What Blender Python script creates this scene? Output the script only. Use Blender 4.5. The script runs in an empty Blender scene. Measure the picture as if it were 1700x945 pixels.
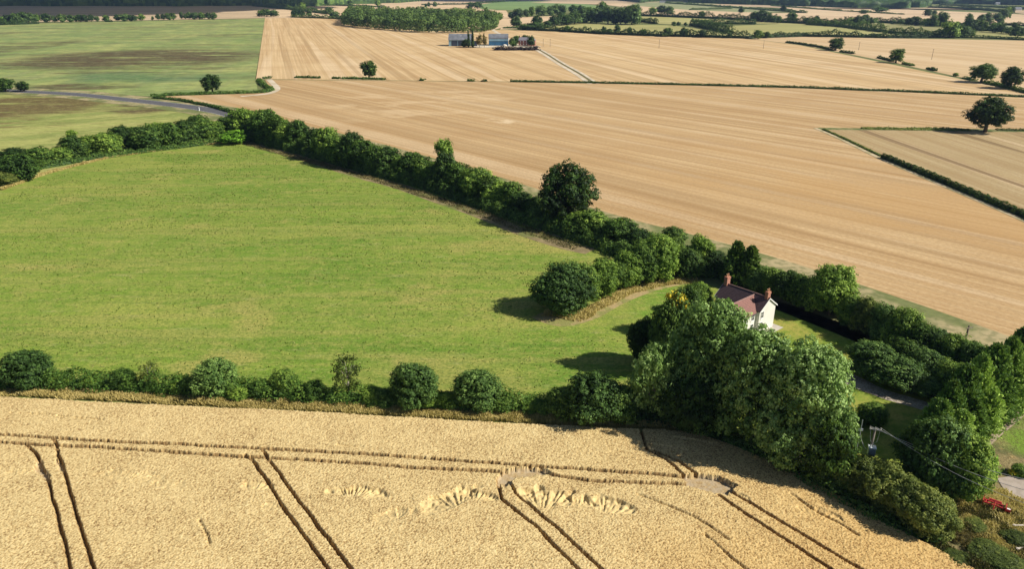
import bpy, math, random
import numpy as np
random.seed(7); rng = np.random.default_rng(11)
R = math.radians
S = bpy.context.scene
COL = S.collection

# ------------------------------------------------------------------ camera, sky, sun, exposure
H = 60.0; PITCH = R(22.3); F = 1214.0
cd = bpy.data.cameras.new('camera'); cam = bpy.data.objects.new('camera', cd); COL.objects.link(cam)
cam.location = (0, 0, H); cam.rotation_euler = (R(90) - PITCH, 0, 0)
cd.sensor_width = 36; cd.lens = F / 1700 * 36; cd.clip_start = 1; cd.clip_end = 20000
S.camera = cam
SUN_EL, SUN_AZ = 38.5, 101.0            # azimuth clockwise from +Y
w = bpy.data.worlds.new('World'); S.world = w; w.use_nodes = True
nt = w.node_tree; nt.nodes.clear()
sky = nt.nodes.new('ShaderNodeTexSky'); sky.sky_type = 'NISHITA'; sky.sun_disc = False
sky.sun_elevation = R(SUN_EL); sky.sun_rotation = R(SUN_AZ); sky.air_density = 1.0; sky.dust_density = 0.6
bg = nt.nodes.new('ShaderNodeBackground'); bg.inputs[1].default_value = 0.055
wo = nt.nodes.new('ShaderNodeOutputWorld')
nt.links.new(sky.outputs[0], bg.inputs[0]); nt.links.new(bg.outputs[0], wo.inputs[0])
sl = bpy.data.lights.new('sun', 'SUN'); sl.energy = 5.0; sl.angle = R(0.5); sl.color = (1.0, 0.93, 0.82)
so = bpy.data.objects.new('sun', sl); COL.objects.link(so)
so.rotation_euler = (R(90 - SUN_EL), 0, R(180 - SUN_AZ))
S.view_settings.view_transform = 'Standard'; S.view_settings.look = 'None'
S.view_settings.exposure = 0.40; S.view_settings.gamma = 1.0
S.render.engine = 'CYCLES'
S.cycles.max_bounces = 5; S.cycles.transparent_max_bounces = 4

# ------------------------------------------------------------------ helpers
s_, c_ = math.sin(PITCH), math.cos(PITCH)
def at(x, y, z=0.0):
    """survey of the land: photo pixel to ground position"""
    u = (x - 850) / F; v = (472.5 - y) / F
    t = (z - H) / (-s_ + v * c_)
    return (u * t, (c_ + v * s_) * t, z)
def depth(Y, z=0): return Y * c_ - (z - H) * s_
def zof(y, Y):
    v = (472.5 - y) / F
    return H + (-s_ + v * c_) / (c_ + v * s_) * Y
def lin(c):
    return tuple(((x / 255 / 12.92) if x / 255 <= 0.04045 else ((x / 255 + 0.055) / 1.055) ** 2.4) for x in c) + (1,)

def tag(o, label=None, cat=None, group=None, kind=None):
    if label: o['label'] = label
    if cat: o['category'] = cat
    if group: o['group'] = group
    if kind: o['kind'] = kind
    return o
def empty(name, loc, rz=0, scale=(1, 1, 1)):
    o = bpy.data.objects.new(name, None); o.empty_display_size = 0.5
    COL.objects.link(o); o.location = loc; o.rotation_euler = (0, 0, rz); o.scale = scale
    return o
def raw_mesh(name, V, Q, mat, parent=None, tint=None, smooth=False, mats=None, midx=None):
    """V (n,3), Q (m,k) faces all with k corners"""
    V = np.asarray(V, dtype=np.float32); Q = np.asarray(Q, dtype=np.int32)
    me = bpy.data.meshes.new(name)
    k = Q.shape[1]
    me.vertices.add(len(V)); me.vertices.foreach_set('co', V.ravel())
    me.loops.add(Q.size); me.loops.foreach_set('vertex_index', Q.ravel())
    me.polygons.add(len(Q)); me.polygons.foreach_set('loop_start', np.arange(0, Q.size, k, dtype=np.int32))
    me.polygons.foreach_set('loop_total', np.full(len(Q), k, dtype=np.int32))
    if smooth: me.polygons.foreach_set('use_smooth', np.ones(len(Q), dtype=bool))
    me.update(calc_edges=True)
    if tint is not None:
        dom = 'FACE' if len(tint) == len(Q) else 'POINT'
        a = me.attributes.new('tint', 'FLOAT', dom); a.data.foreach_set('value', np.asarray(tint, dtype=np.float32))
    me.materials.append(mat)
    o = bpy.data.objects.new(name, me); COL.objects.link(o); o.parent = parent
    return o
class MB:
    def __init__(s): s.v = []; s.f = []
    def add(s, vs, fs):
        b = len(s.v); s.v += [tuple(p) for p in vs]; s.f += [tuple(b + i for i in f) for f in fs]
    def box(s, x0, x1, y0, y1, z0, z1):
        s.add([(x0,y0,z0),(x1,y0,z0),(x1,y1,z0),(x0,y1,z0),(x0,y0,z1),(x1,y0,z1),(x1,y1,z1),(x0,y1,z1)],
              [(3,2,1,0),(4,5,6,7),(0,1,5,4),(1,2,6,5),(2,3,7,6),(3,0,4,7)])
    def tube(s, pts, rad, n=7):
        P = [np.array(p, float) for p in pts]
        if not hasattr(rad, '__len__'): rad = [rad] * len(P)
        rings = []
        for i, p in enumerate(P):
            d = P[min(i + 1, len(P) - 1)] - P[max(i - 1, 0)]; d /= (np.linalg.norm(d) + 1e-9)
            a = np.cross(d, [0, 0, 1.0]) if abs(d[2]) < .95 else np.cross(d, [1.0, 0, 0])
            a /= np.linalg.norm(a); b = np.cross(d, a)
            rings.append([p + rad[i] * (math.cos(t) * a + math.sin(t) * b) for t in [2 * math.pi * k / n for k in range(n)]])
        vs = [q for r in rings for q in r]; fs = []
        for i in range(len(P) - 1):
            for k in range(n):
                fs.append((i*n+k, i*n+(k+1)%n, (i+1)*n+(k+1)%n, (i+1)*n+k))
        fs.append(tuple(range(n))[::-1]); fs.append(tuple((len(P)-1)*n+k for k in range(n)))
        s.add(vs, fs)
    def prism(s, prof, y0, y1):          # profile in xz, extruded along y
        n = len(prof)
        s.add([(x, y0, z) for x, z in prof] + [(x, y1, z) for x, z in prof],
              [tuple(range(n)), tuple(range(2*n-1, n-1, -1))] + [(i, n+i, n+(i+1)%n, (i+1)%n) for i in range(n)])
    def build(s, name, mat, parent=None, smooth=False):
        me = bpy.data.meshes.new(name); me.from_pydata(s.v, [], s.f); me.materials.append(mat)
        import bmesh
        b = bmesh.new(); b.from_mesh(me); bmesh.ops.recalc_face_normals(b, faces=b.faces[:]); b.to_mesh(me); b.free()
        if smooth:
            for p in me.polygons: p.use_smooth = True
        o = bpy.data.objects.new(name, me); COL.objects.link(o); o.parent = parent
        return o

# ------------------------------------------------------------------ materials
def newmat(name):
    m = bpy.data.materials.new(name); m.use_nodes = True
    n = m.node_tree; n.nodes.clear(); return m, n
def N(n, t, **kw):
    d = n.nodes.new(t)
    for k, v in kw.items(): setattr(d, k, v)
    return d
def mathn(n, op, a, b=None, clamp=False):
    d = N(n, 'ShaderNodeMath', operation=op); d.use_clamp = clamp
    for i, v in enumerate((a, b)):
        if v is None: continue
        if isinstance(v, (int, float)): d.inputs[i].default_value = v
        else: n.links.new(v, d.inputs[i])
    return d.outputs[0]
def mixc(n, f, a, b, mode='MIX'):
    d = N(n, 'ShaderNodeMix', data_type='RGBA', blend_type=mode)
    for idx, v in ((0, f), (6, a), (7, b)):
        if isinstance(v, (int, float)): d.inputs[idx].default_value = v
        elif isinstance(v, tuple): d.inputs[idx].default_value = v
        else: n.links.new(v, d.inputs[idx])
    return d.outputs[2]
def smooth(n, v, lo, hi):
    d = N(n, 'ShaderNodeMapRange', interpolation_type='SMOOTHSTEP')
    n.links.new(v, d.inputs[0]); d.inputs[1].default_value = lo; d.inputs[2].default_value = hi
    return d.outputs[0]
def plain(name, col, rough=0.7, var=0.15, sc=2.0, metal=0.0, spec=0.5):
    m, n = newmat(name)
    tc = N(n, 'ShaderNodeTexCoord'); no = N(n, 'ShaderNodeTexNoise'); no.inputs['Scale'].default_value = sc; no.inputs['Detail'].default_value = 5
    n.links.new(tc.outputs['Object'], no.inputs['Vector'])
    dark = tuple(x * (1 - var) for x in col[:3]) + (1,); lite = tuple(min(1, x * (1 + var)) for x in col[:3]) + (1,)
    f = smooth(n, no.outputs['Fac'], .3, .7)
    p = N(n, 'ShaderNodeBsdfPrincipled'); n.links.new(mixc(n, f, dark, lite), p.inputs['Base Color'])
    p.inputs['Roughness'].default_value = rough; p.inputs['Metallic'].default_value = metal; p.inputs['Specular IOR Level'].default_value = spec
    o = N(n, 'ShaderNodeOutputMaterial'); n.links.new(p.outputs[0], o.inputs[0])
    return m
def layered(name, base, layers, bump=0.0, bsc=3.0, rough=0.9):
    """ground material: noise layers mixed one over the other, all in world metres.
    layer: sc=(along,across) frequencies per metre, ang=direction in degrees, lo/hi threshold, col, fac,
           ell=(cx,cy,rx,ry) optional patch the layer is confined to"""
    m, n = newmat(name)
    tc = N(n, 'ShaderNodeTexCoord'); cur = base
    for L in layers:
        mp = N(n, 'ShaderNodeMapping'); mp.vector_type = 'TEXTURE'
        sx, sy = L['sc']
        mp.inputs['Rotation'].default_value = (0, 0, R(L.get('ang', 0)))
        mp.inputs['Scale'].default_value = (1 / sx, 1 / sy, 1 / max(sx, sy))
        mp.inputs['Location'].default_value = (L.get('off', 0), L.get('off', 0) * .7, 0)
        n.links.new(tc.outputs['Object'], mp.inputs[0])
        if L.get('wave'):
            wv = N(n, 'ShaderNodeTexWave', wave_type='BANDS', bands_direction='Y'); wv.inputs['Scale'].default_value = 1 / (2 * math.pi) * 2 * math.pi / 20 * 1.0
            wv.inputs['Scale'].default_value = 0.31831
            wv.inputs['Distortion'].default_value = L.get('dist', 0); wv.inputs['Detail'].default_value = 1
            n.links.new(mp.outputs[0], wv.inputs[0]); fac = wv.outputs['Fac']
        else:
            no = N(n, 'ShaderNodeTexNoise'); no.inputs['Scale'].default_value = 1; no.inputs['Detail'].default_value = L.get('det', 3)
            no.inputs['Roughness'].default_value = L.get('rgh', .55)
            n.links.new(mp.outputs[0], no.inputs['Vector']); fac = no.outputs['Fac']
        f = smooth(n, fac, L['lo'], L['hi'])
        f = mathn(n, 'MULTIPLY', f, L.get('fac', 1.0))
        if 'ell' in L:
            cx, cy, rx, ry = L['ell']
            m2 = N(n, 'ShaderNodeMapping'); m2.vector_type = 'TEXTURE'
            m2.inputs['Location'].default_value = (cx, cy, 0); m2.inputs['Scale'].default_value = (rx, ry, 1e6)
            m2.inputs['Rotation'].default_value = (0, 0, R(L.get('eang', 0)))
            n.links.new(tc.outputs['Object'], m2.inputs[0])
            ln = N(n, 'ShaderNodeVectorMath', operation='LENGTH'); n.links.new(m2.outputs[0], ln.inputs[0])
            # ragged edge
            e = mathn(n, 'ADD', ln.outputs['Value'], mathn(n, 'MULTIPLY', mathn(n, 'SUBTRACT', fac, .5), 1.2))
            mk = N(n, 'ShaderNodeMapRange', interpolation_type='SMOOTHSTEP'); n.links.new(e, mk.inputs[0])
            mk.inputs[1].default_value = 1.15; mk.inputs[2].default_value = 0.7
            f = mathn(n, 'MULTIPLY', f, mk.outputs[0]) if not L.get('solid') else mathn(n, 'MULTIPLY', mk.outputs[0], L.get('fac', 1.0))
        cur = mixc(n, f, cur, L['col'])
    p = N(n, 'ShaderNodeBsdfPrincipled'); p.inputs['Roughness'].default_value = rough; p.inputs['Specular IOR Level'].default_value = 0.15
    if isinstance(cur, tuple): p.inputs['Base Color'].default_value = cur
    else: n.links.new(cur, p.inputs['Base Color'])
    if bump > 0:
        no = N(n, 'ShaderNodeTexNoise'); no.inputs['Scale'].default_value = bsc; no.inputs['Detail'].default_value = 4; no.inputs['Roughness'].default_value = .7
        n.links.new(tc.outputs['Object'], no.inputs['Vector'])
        b = N(n, 'ShaderNodeBump'); b.inputs['Strength'].default_value = 1; b.inputs['Distance'].default_value = bump
        n.links.new(no.outputs['Fac'], b.inputs['Height']); n.links.new(b.outputs[0], p.inputs['Normal'])
    o = N(n, 'ShaderNodeOutputMaterial'); n.links.new(p.outputs[0], o.inputs[0])
    return m
def leafmat(name, dark, mid, lite, trans=0.28, rough=0.6, hv=0.5):
    """leaf colours run dark-mid-lite with the per-leaf 'tint'; each plant varies a little"""
    m, n = newmat(name)
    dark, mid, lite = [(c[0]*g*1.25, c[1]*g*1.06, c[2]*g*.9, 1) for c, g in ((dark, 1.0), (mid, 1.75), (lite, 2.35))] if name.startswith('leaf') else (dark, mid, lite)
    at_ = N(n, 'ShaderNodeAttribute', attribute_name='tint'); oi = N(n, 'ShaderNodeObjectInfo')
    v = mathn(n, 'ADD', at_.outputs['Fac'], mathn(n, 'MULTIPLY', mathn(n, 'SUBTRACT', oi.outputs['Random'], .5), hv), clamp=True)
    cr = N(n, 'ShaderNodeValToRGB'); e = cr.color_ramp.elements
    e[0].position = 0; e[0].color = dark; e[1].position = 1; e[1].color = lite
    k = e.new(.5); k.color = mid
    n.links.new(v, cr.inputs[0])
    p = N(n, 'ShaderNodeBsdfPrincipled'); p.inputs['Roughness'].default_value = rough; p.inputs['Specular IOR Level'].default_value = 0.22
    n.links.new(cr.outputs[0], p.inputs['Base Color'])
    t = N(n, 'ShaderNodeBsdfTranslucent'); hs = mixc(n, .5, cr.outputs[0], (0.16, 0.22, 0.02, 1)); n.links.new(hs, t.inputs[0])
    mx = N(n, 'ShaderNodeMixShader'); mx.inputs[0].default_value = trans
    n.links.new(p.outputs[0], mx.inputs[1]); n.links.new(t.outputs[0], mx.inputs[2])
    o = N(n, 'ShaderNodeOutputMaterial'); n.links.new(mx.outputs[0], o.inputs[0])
    return m
M = {}
M['leaf']   = leafmat('leaf', (.012,.038,.008,1), (.042,.100,.018,1), (.13,.215,.040,1))
M['leaf_light'] = leafmat('leaf_light', (.024,.060,.010,1), (.066,.140,.022,1), (.15,.25,.045,1))
M['leaf_blue'] = leafmat('leaf_blue', (.012,.038,.010,1), (.040,.095,.024,1), (.11,.195,.055,1), trans=.3)
M['leaf_ash'] = leafmat('leaf_ash', (.028,.080,.018,1), (.105,.205,.058,1), (.22,.345,.150,1), trans=.34, rough=.5, hv=.15)
M['leaf_olive'] = leafmat('leaf_olive', (.024,.050,.012,1), (.062,.100,.024,1), (.14,.18,.045,1))
M['leaf_dark'] = leafmat('leaf_dark', (.008,.026,.008,1), (.026,.066,.014,1), (.080,.145,.030,1), trans=.28)
M['leaf_conifer'] = leafmat('leaf_conifer', (.014,.046,.012,1), (.062,.140,.030,1), (.18,.29,.07,1), trans=.25, rough=.6)
M['leaf_yellow'] = leafmat('leaf_yellow', (.15,.14,.012,1), (.24,.23,.015,1), (.30,.28,.03,1), trans=.2)
M['leaf_bright'] = leafmat('leaf_bright', (.03,.09,.01,1), (.08,.21,.02,1), (.15,.32,.03,1))
M['leaf_brown'] = leafmat('leaf_brown', (.035,.035,.010,1), (.080,.075,.020,1), (.140,.120,.035,1))
M['leaf_far'] = leafmat('leaf_far', (.010,.030,.010,1), (.028,.065,.018,1), (.070,.125,.035,1), trans=.25)
M['bark'] = plain('bark', (.11,.085,.06,1), .9, .3, 6)
M['bark_pale'] = plain('bark_pale', (.32,.29,.24,1), .85, .25, 6)
M['straw'] = leafmat('straw', (.30,.24,.07,1), (.66,.53,.20,1), (.85,.74,.38,1), trans=.4, rough=.7)
M['weed'] = leafmat('weed', (.03,.045,.012,1), (.09,.085,.03,1), (.22,.17,.06,1), trans=.15, rough=.7)

# ------------------------------------------------------------------ ground
def sheet(name, px, mat, z, kind='structure', world=None, **kw):
    P = [at(x, y) for x, y in px] if world is None else world
    me = bpy.data.meshes.new(name); me.from_pydata([(p[0], p[1], z) for p in P], [], [tuple(range(len(P)))]); me.materials.append(mat)
    me.update()
    if me.polygons[0].normal.z < 0: me.flip_normals()
    o = bpy.data.objects.new(name, me); COL.objects.link(o); tag(o, kind=kind, **kw)
    return o
def direc(p, q):
    a, b = at(*p), at(*q); return math.degrees(math.atan2(b[1]-a[1], b[0]-a[0]))
def wpos(x, y): a = at(x, y); return a[0], a[1]
def box_ell(x0, x1, y0, y1):        # axis aligned patch from its extents in the survey
    a = at((x0+x1)/2, y0)[1]; b = at((x0+x1)/2, y1)[1]; xm = at((x0+x1)/2, (y0+y1)/2); l = at(x0, (y0+y1)/2)[0]; r = at(x1, (y0+y1)/2)[0]
    return ((l+r)/2, (a+b)/2, abs(r-l)/2, abs(a-b)/2)

TAN = (0.524,0.362,0.184,1); TAN_L = (0.648,0.481,0.270,1); TAN_D = (0.383,0.232,0.100,1)
base_m = layered('ground_grass', (.15,.17,.055,1), [dict(sc=(.05,.05), lo=.4, hi=.6, col=(.10,.13,.04,1), det=5), dict(sc=(1,1), lo=.45, hi=.62, col=(.22,.20,.09,1), fac=.6, det=5)])
sheet('ground', None, base_m, -0.05, world=[(-9000,-1500,0),(9000,-1500,0),(9000,14000,0),(-9000,14000,0)])

def stubble(name, ang, base=TAN, lite=TAN_L, dark=TAN_D, per=9.0, k=1.0, near=True, extra=()):
    ls = [dict(sc=(.004,.016), ang=ang, lo=.4, hi=.7, col=dark, fac=.40*k, det=5, rgh=.65),
          dict(sc=(.002,1/per), ang=ang, lo=.45, hi=.62, col=lite, fac=.35*k, det=1),
          dict(sc=(.003,2.2/per), ang=ang, lo=.42, hi=.66, col=dark, fac=.35*k, det=2, off=31),
          dict(sc=(.004,7/per), ang=ang, lo=.48, hi=.60, col=lite, fac=.6*k, det=2, off=77),
          dict(sc=(.003,5/per), ang=ang, lo=.54, hi=.62, col=(.30,.19,.085,1), fac=.28*k, det=1, off=277),
          dict(sc=(.0012,1/per*1.3), ang=ang, lo=.60, hi=.64, col=(.68,.53,.34,1), fac=.45*k, det=0, off=177),
          dict(sc=(.0012,1/per*2.0), ang=ang, lo=.60, hi=.63, col=(.27,.17,.075,1), fac=.3*k, det=0, off=477),
          dict(sc=(.02,.03), lo=.4, hi=.7, col=dark, fac=.3*k, det=5, off=11)]
    if near: ls.append(dict(sc=(.9,2.2), ang=ang, lo=.35, hi=.68, col=(.25,.15,.06,1), fac=.55, det=5, rgh=.75))
    ls += list(extra)
    return layered(name, base, ls, bump=0.0)
belt_dir = direc((430,235),(1500,585))
farm_dir = direc((427,130),(440,30))
main_m = stubble('stubble_main', belt_dir, extra=[
    dict(sc=(.008,.03), ang=belt_dir, lo=.40, hi=.6, col=(.46,.28,.11,1), fac=.45, det=6, rgh=.65, ell=(*at(1500,330)[:2],120,50), eang=belt_dir),
    dict(sc=(.02,.05), ang=0, lo=.5, hi=.62, col=(.66,.50,.30,1), fac=.45, det=6, rgh=.7, ell=box_ell(500,900,140,215), off=8),
    dict(sc=(.08,.03), ang=40, lo=.52, hi=.6, col=(.72,.58,.38,1), fac=.6, det=3, ell=box_ell(790,860,196,208), off=3)])
farm_m = stubble('stubble_farm', farm_dir, base=(0.550,0.396,0.210,1), per=14, near=False)
tri_m = stubble('stubble_drilled', direc((1420,225),(1700,330)), base=(.44,.34,.18,1), lite=(.50,.40,.23,1), dark=(.33,.245,.12,1), per=14, extra=[
    dict(sc=(.003,.11), ang=direc((1420,225),(1700,330)), lo=.60, hi=.63, col=(.17,.11,.05,1), fac=.7, det=0, off=91)])
pale_m = stubble('stubble_pale', direc((1400,80),(1700,110)), base=(.55,.41,.24,1), per=22, k=.6, near=False)

sheet('stubble_field', [(255,160),(300,158),(400,155),(450,150),(440,132),(985,137),(1330,146),(1760,166),(2600,190),(2600,820),(1700,632),(1600,584),(1200,452),(900,340),(600,242),(400,183),(330,170)], main_m, .02)
sheet('farm_field', [(424,131),(440,29),(520,29),(575,32),(700,52),(820,49),(868,50),(1243,64),(1330,75),(1700,153),(1770,168),(1330,145),(985,136.5)], farm_m, .035)
sheet('pale_field', [(1243,64),(1330,60),(1470,63),(1700,67),(2600,90),(2600,290),(1700,151),(1480,103),(1330,74)], pale_m, .05)
sheet('drilled_field', [(1358,213),(1620,215),(1760,218),(2600,230),(2600,760),(1700,364)], tri_m, .05)
verge_m = layered('verge', (.12,.16,.05,1), [dict(sc=(.3,.3), lo=.4, hi=.6, col=(.30,.26,.12,1), fac=.8), dict(sc=(2,2), lo=.4, hi=.6, col=(.07,.10,.03,1), fac=.5)])
sheet('field_margin', [(1358,212),(1450,213.2),(1560,212.5),(1640,214.5),(1760,216),(1760,219.5),(1620,218.5),(1500,216.5),(1375,215.5)], verge_m, .075)

# left green field with brown soil showing
gdir = farm_dir
G1=(0.275,0.336,0.099,1); G2=(0.145,0.231,0.072,1); G3=(0.406,0.420,0.143,1); BR=(.085,.052,.028,1)
green_m = layered('cover_crop', G1, [
    dict(sc=(.02,.006), ang=0, lo=.35, hi=.65, col=G3, fac=.8, det=4),
    dict(sc=(.006,.02), ang=0, lo=.45, hi=.7, col=G2, fac=.7, det=5, off=50),
    dict(sc=(.03,.05), ang=gdir, lo=.42, hi=.6, col=G2, fac=.45, det=4, off=5),
    dict(sc=(.008,.10), ang=gdir-8, lo=.5, hi=.62, col=(.26,.27,.12,1), fac=.35, det=2, off=15),
    dict(sc=(.006,.04), ang=0, lo=.51, hi=.62, col=BR, fac=.7, det=8, rgh=.75, off=205),
    dict(sc=(.012,.075), ang=0, lo=.40, hi=.50, col=BR, fac=.95, det=8, rgh=.8, ell=box_ell(0,430,80,118), off=9),
    dict(sc=(.02,.05), ang=0, lo=.35, hi=.55, col=BR, fac=.85, det=6, ell=box_ell(40,230,138,150), off=19),
    dict(sc=(.02,.06), ang=0, lo=.35, hi=.55, col=BR, fac=.6, det=6, ell=box_ell(-60,60,64,100), off=49),
    dict(sc=(.01,.012), ang=gdir, lo=.45, hi=.6, col=(.045,.13,.065,1), fac=.55, det=4, ell=box_ell(60,430,116,140), off=59),
    dict(sc=(.06,.14), ang=0, lo=.42, hi=.62, col=(.06,.075,.03,1), fac=.5, det=7, rgh=.8, off=1),
    dict(sc=(.10,.2), ang=30, lo=.5, hi=.66, col=(.33,.35,.17,1), fac=.55, det=6, rgh=.8, off=101)])
sheet('green_field', [(440,30),(425,131),(428,152),(350,157),(250,160),(150,154),(60,149),(-60,145),(-900,128),(-900,55),(0,40),(65,38),(360,32)], green_m, .035)
gl_m = layered('rough_field', (0.348,0.364,0.110,1), [
    dict(sc=(.01,.05), ang=direc((0,230),(300,205)), lo=.4, hi=.62, col=(0.174,0.231,0.055,1), fac=.8, det=4),
    dict(sc=(.02,.16), ang=direc((0,230),(300,205)), lo=.45, hi=.62, col=(0.392,0.364,0.132,1), fac=.5, det=2, off=6),
    dict(sc=(.02,.08), ang=0, lo=.28, hi=.44, col=(0.109,0.067,0.029,1), fac=.95, det=6, ell=box_ell(-160,170,157,200), off=16),
    dict(sc=(.02,.08), ang=0, lo=.34, hi=.54, col=BR, fac=1., det=8, rgh=.7, ell=box_ell(175,305,168,190), off=26),
    dict(sc=(.03,.10), ang=5, lo=.48, hi=.6, col=(0.145,0.091,0.039,1), fac=.8, det=5, ell=box_ell(-90,130,194,216), off=36),
    dict(sc=(.15,.4), ang=5, lo=.42, hi=.64, col=(0.116,0.126,0.033,1), fac=.55, det=6, rgh=.8, off=1),
    dict(sc=(.2,.5), ang=5, lo=.5, hi=.66, col=(0.522,0.504,0.187,1), fac=.5, det=6, rgh=.8, off=91)])
sheet('rough_field', [(-900,150),(0,154),(100,158),(200,166),(300,178),(385,196),(420,235),(300,245),(180,262),(0,320),(-900,560)], gl_m, .02)

# meadow
meadow_m = layered('meadow', (0.195,0.292,0.035,1), [
    dict(sc=(.010,.04), ang=0, lo=.50, hi=.62, col=(0.106,0.229,0.023,1), fac=.75, det=6, rgh=.65, off=340),
    dict(sc=(.012,.05), ang=4, lo=.42, hi=.64, col=(0.340,0.356,0.074,1), fac=.8, det=5),
    dict(sc=(.02,.03), ang=0, lo=.45, hi=.62, col=(0.123,0.241,0.022,1), fac=.75, det=5, off=40),
    dict(sc=(.01,.22), ang=2, lo=.5, hi=.64, col=(0.362,0.320,0.094,1), fac=.5, det=3, off=60),
    dict(sc=(.004,.40), ang=-2, lo=.50, hi=.60, col=(0.096,0.184,0.023,1), fac=.35, det=2, off=640),
    dict(sc=(.06,.09), ang=0, lo=.56, hi=.68, col=(0.413,0.342,0.108,1), fac=.7, det=6, off=90),
    dict(sc=(.05,.06), lo=.35, hi=.6, col=(0.477,0.363,0.117,1), fac=.75, det=5, ell=box_ell(780,1010,380,425), off=7),
    dict(sc=(.05,.06), lo=.35, hi=.6, col=(0.419,0.342,0.108,1), fac=.55, det=5, ell=box_ell(560,900,590,680), off=17),
    dict(sc=(.05,.06), lo=.30, hi=.6, col=(0.109,0.277,0.018,1), fac=.7, det=4, ell=box_ell(1040,1190,470,560), off=27),
    dict(sc=(.3,.5), lo=.42, hi=.66, col=(0.362,0.349,0.088,1), fac=.7, det=6, rgh=.75, off=4),
    dict(sc=(.22,.55), lo=.52, hi=.68, col=(0.100,0.196,0.020,1), fac=.6, det=6, rgh=.75, off=144),
    dict(sc=(.12,.5), lo=.55, hi=.66, col=(0.382,0.354,0.150,1), fac=.55, det=7, rgh=.8, off=244),
    dict(sc=(1.6,1.9), lo=.40, hi=.62, col=(0.080,0.138,0.018,1), fac=.62, det=5, rgh=.75, off=3),
    dict(sc=(2.6,2.6), lo=.55, hi=.7, col=(0.433,0.437,0.128,1), fac=.5, det=4, rgh=.7, off=33)], bump=.12, bsc=1.6)
sheet('meadow', [(-900,600),(0,316),(100,279),(180,256),(300,240),(400,228),(600,262),(850,345),(1000,400),(1200,450),(1300,480),(1340,520),(1300,620),(1240,720),(1150,716),(930,700),(450,672),(0,652),(-900,640)], meadow_m, .06)
lawn_m = layered('lawn', (0.186,0.269,0.034,1), [
    dict(sc=(.1,.1), lo=.42, hi=.62, col=(0.358,0.312,0.073,1), fac=.8, det=4),
    dict(sc=(.6,.6), lo=.45, hi=.65, col=(0.124,0.212,0.019,1), fac=.6, det=5),
    dict(sc=(3,3), lo=.45, hi=.65, col=(0.083,0.125,0.019,1), fac=.35, det=4)], bump=.05, bsc=3)
sheet('lawn', [(1170,480),(1290,500),(1420,545),(1560,600),(1640,640),(1640,780),(1560,830),(1380,790),(1290,730),(1200,690),(1080,590),(1120,520)], lawn_m, .10)
soil_m = layered('dry_soil', (.36,.27,.19,1), [dict(sc=(.8,.8), lo=.4, hi=.6, col=(.22,.18,.10,1), fac=.7, det=5), dict(sc=(4,4), lo=.4, hi=.6, col=(.50,.42,.34,1), fac=.5, det=4)], bump=.08, bsc=5)
sheet('driveway', [(1385,618),(1420,624),(1470,649),(1530,666),(1600,692),(1600,708),(1530,682),(1470,665),(1415,644),(1390,632)], layered('gravel', (.33,.27,.20,1), [dict(sc=(.8,.8), lo=.4, hi=.65, col=(.20,.17,.12,1), fac=.7, det=5), dict(sc=(5,5), lo=.5, hi=.6, col=(.55,.50,.44,1), fac=.6, det=3)]), .13)
rough_m = layered('rough_ground', (.27,.215,.10,1), [
    dict(sc=(.25,.25), lo=.42, hi=.6, col=(.13,.135,.05,1), fac=.9, det=5),
    dict(sc=(.5,.5), lo=.55, hi=.66, col=(.40,.29,.12,1), fac=.8, det=4, off=4),
    dict(sc=(.15,.15), lo=.30, hi=.55, col=(.16,.26,.03,1), fac=.95, det=4, ell=box_ell(1650,1800,680,785), off=14),
    dict(sc=(3,3), lo=.45, hi=.65, col=(.09,.07,.03,1), fac=.6, det=5, off=24)], bump=.2, bsc=2.5)
sheet('rough_ground', [(1700,640),(1900,600),(2300,700),(2300,1500),(1750,1100),(1600,950),(1500,880),(1540,860),(1600,780)], rough_m, .08)
sheet('farm_track', [(1760,610),(1700,663),(1650,705),(1618,738),(1600,770),(1615,800),(1650,800),(1635,775),(1632,752),(1665,722),(1702,690),(1800,660)], soil_m, .12)
sheet('gravel_patch', [(1655,796),(1680,792),(1720,800),(1800,830),(1760,850),(1700,838),(1672,822),(1662,808)], layered('concrete_grit', (.40,.34,.29,1), [dict(sc=(1,1), lo=.4, hi=.65, col=(.30,.25,.20,1), fac=.7, det=6)]), .14)

# road with verges, kept as a strip along its centre line
def strip(name, pts, width, mat, z, kind='structure', off=0.0):
    P = [np.array(at(x, y)[:2]) for x, y in pts]
    # densify by Catmull-Rom
    Q = []
    for i in range(len(P) - 1):
        p0 = P[max(i-1,0)]; p1 = P[i]; p2 = P[i+1]; p3 = P[min(i+2,len(P)-1)]
        for t in np.linspace(0, 1, 6, endpoint=False):
            Q.append(.5*((2*p1)+(-p0+p2)*t+(2*p0-5*p1+4*p2-p3)*t*t+(-p0+3*p1-3*p2+p3)*t**3))
    Q.append(P[-1]); Q = np.array(Q)
    T = np.gradient(Q, axis=0); T /= np.linalg.norm(T, axis=1)[:, None]; NN = np.stack([-T[:,1], T[:,0]], 1)
    A = Q + NN * (off + width/2); B = Q + NN * (off - width/2); n = len(Q)
    V = np.zeros((2*n, 3)); V[:n,:2] = A; V[n:,:2] = B; V[:,2] = z
    F_ = [(i, n+i, n+i+1, i+1) for i in range(n-1)]
    o = raw_mesh(name, V, F_, mat); tag(o, kind=kind); return o
strip('belt_margin', [(395,233),(440,244),(520,268),(600,293),(660,309),(720,330),(800,358),(860,383),(930,406),(980,418)], 5.0, layered('brown_margin', (.21,.165,.085,1), [dict(sc=(.3,.3), lo=.4, hi=.6, col=(.30,.24,.12,1), fac=.8, det=5), dict(sc=(.12,.12), lo=.5, hi=.62, col=(.13,.17,.04,1), fac=.7, det=4)], bump=.15, bsc=2), .085)  # dry brown ground colour along the foot of the belt
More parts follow.
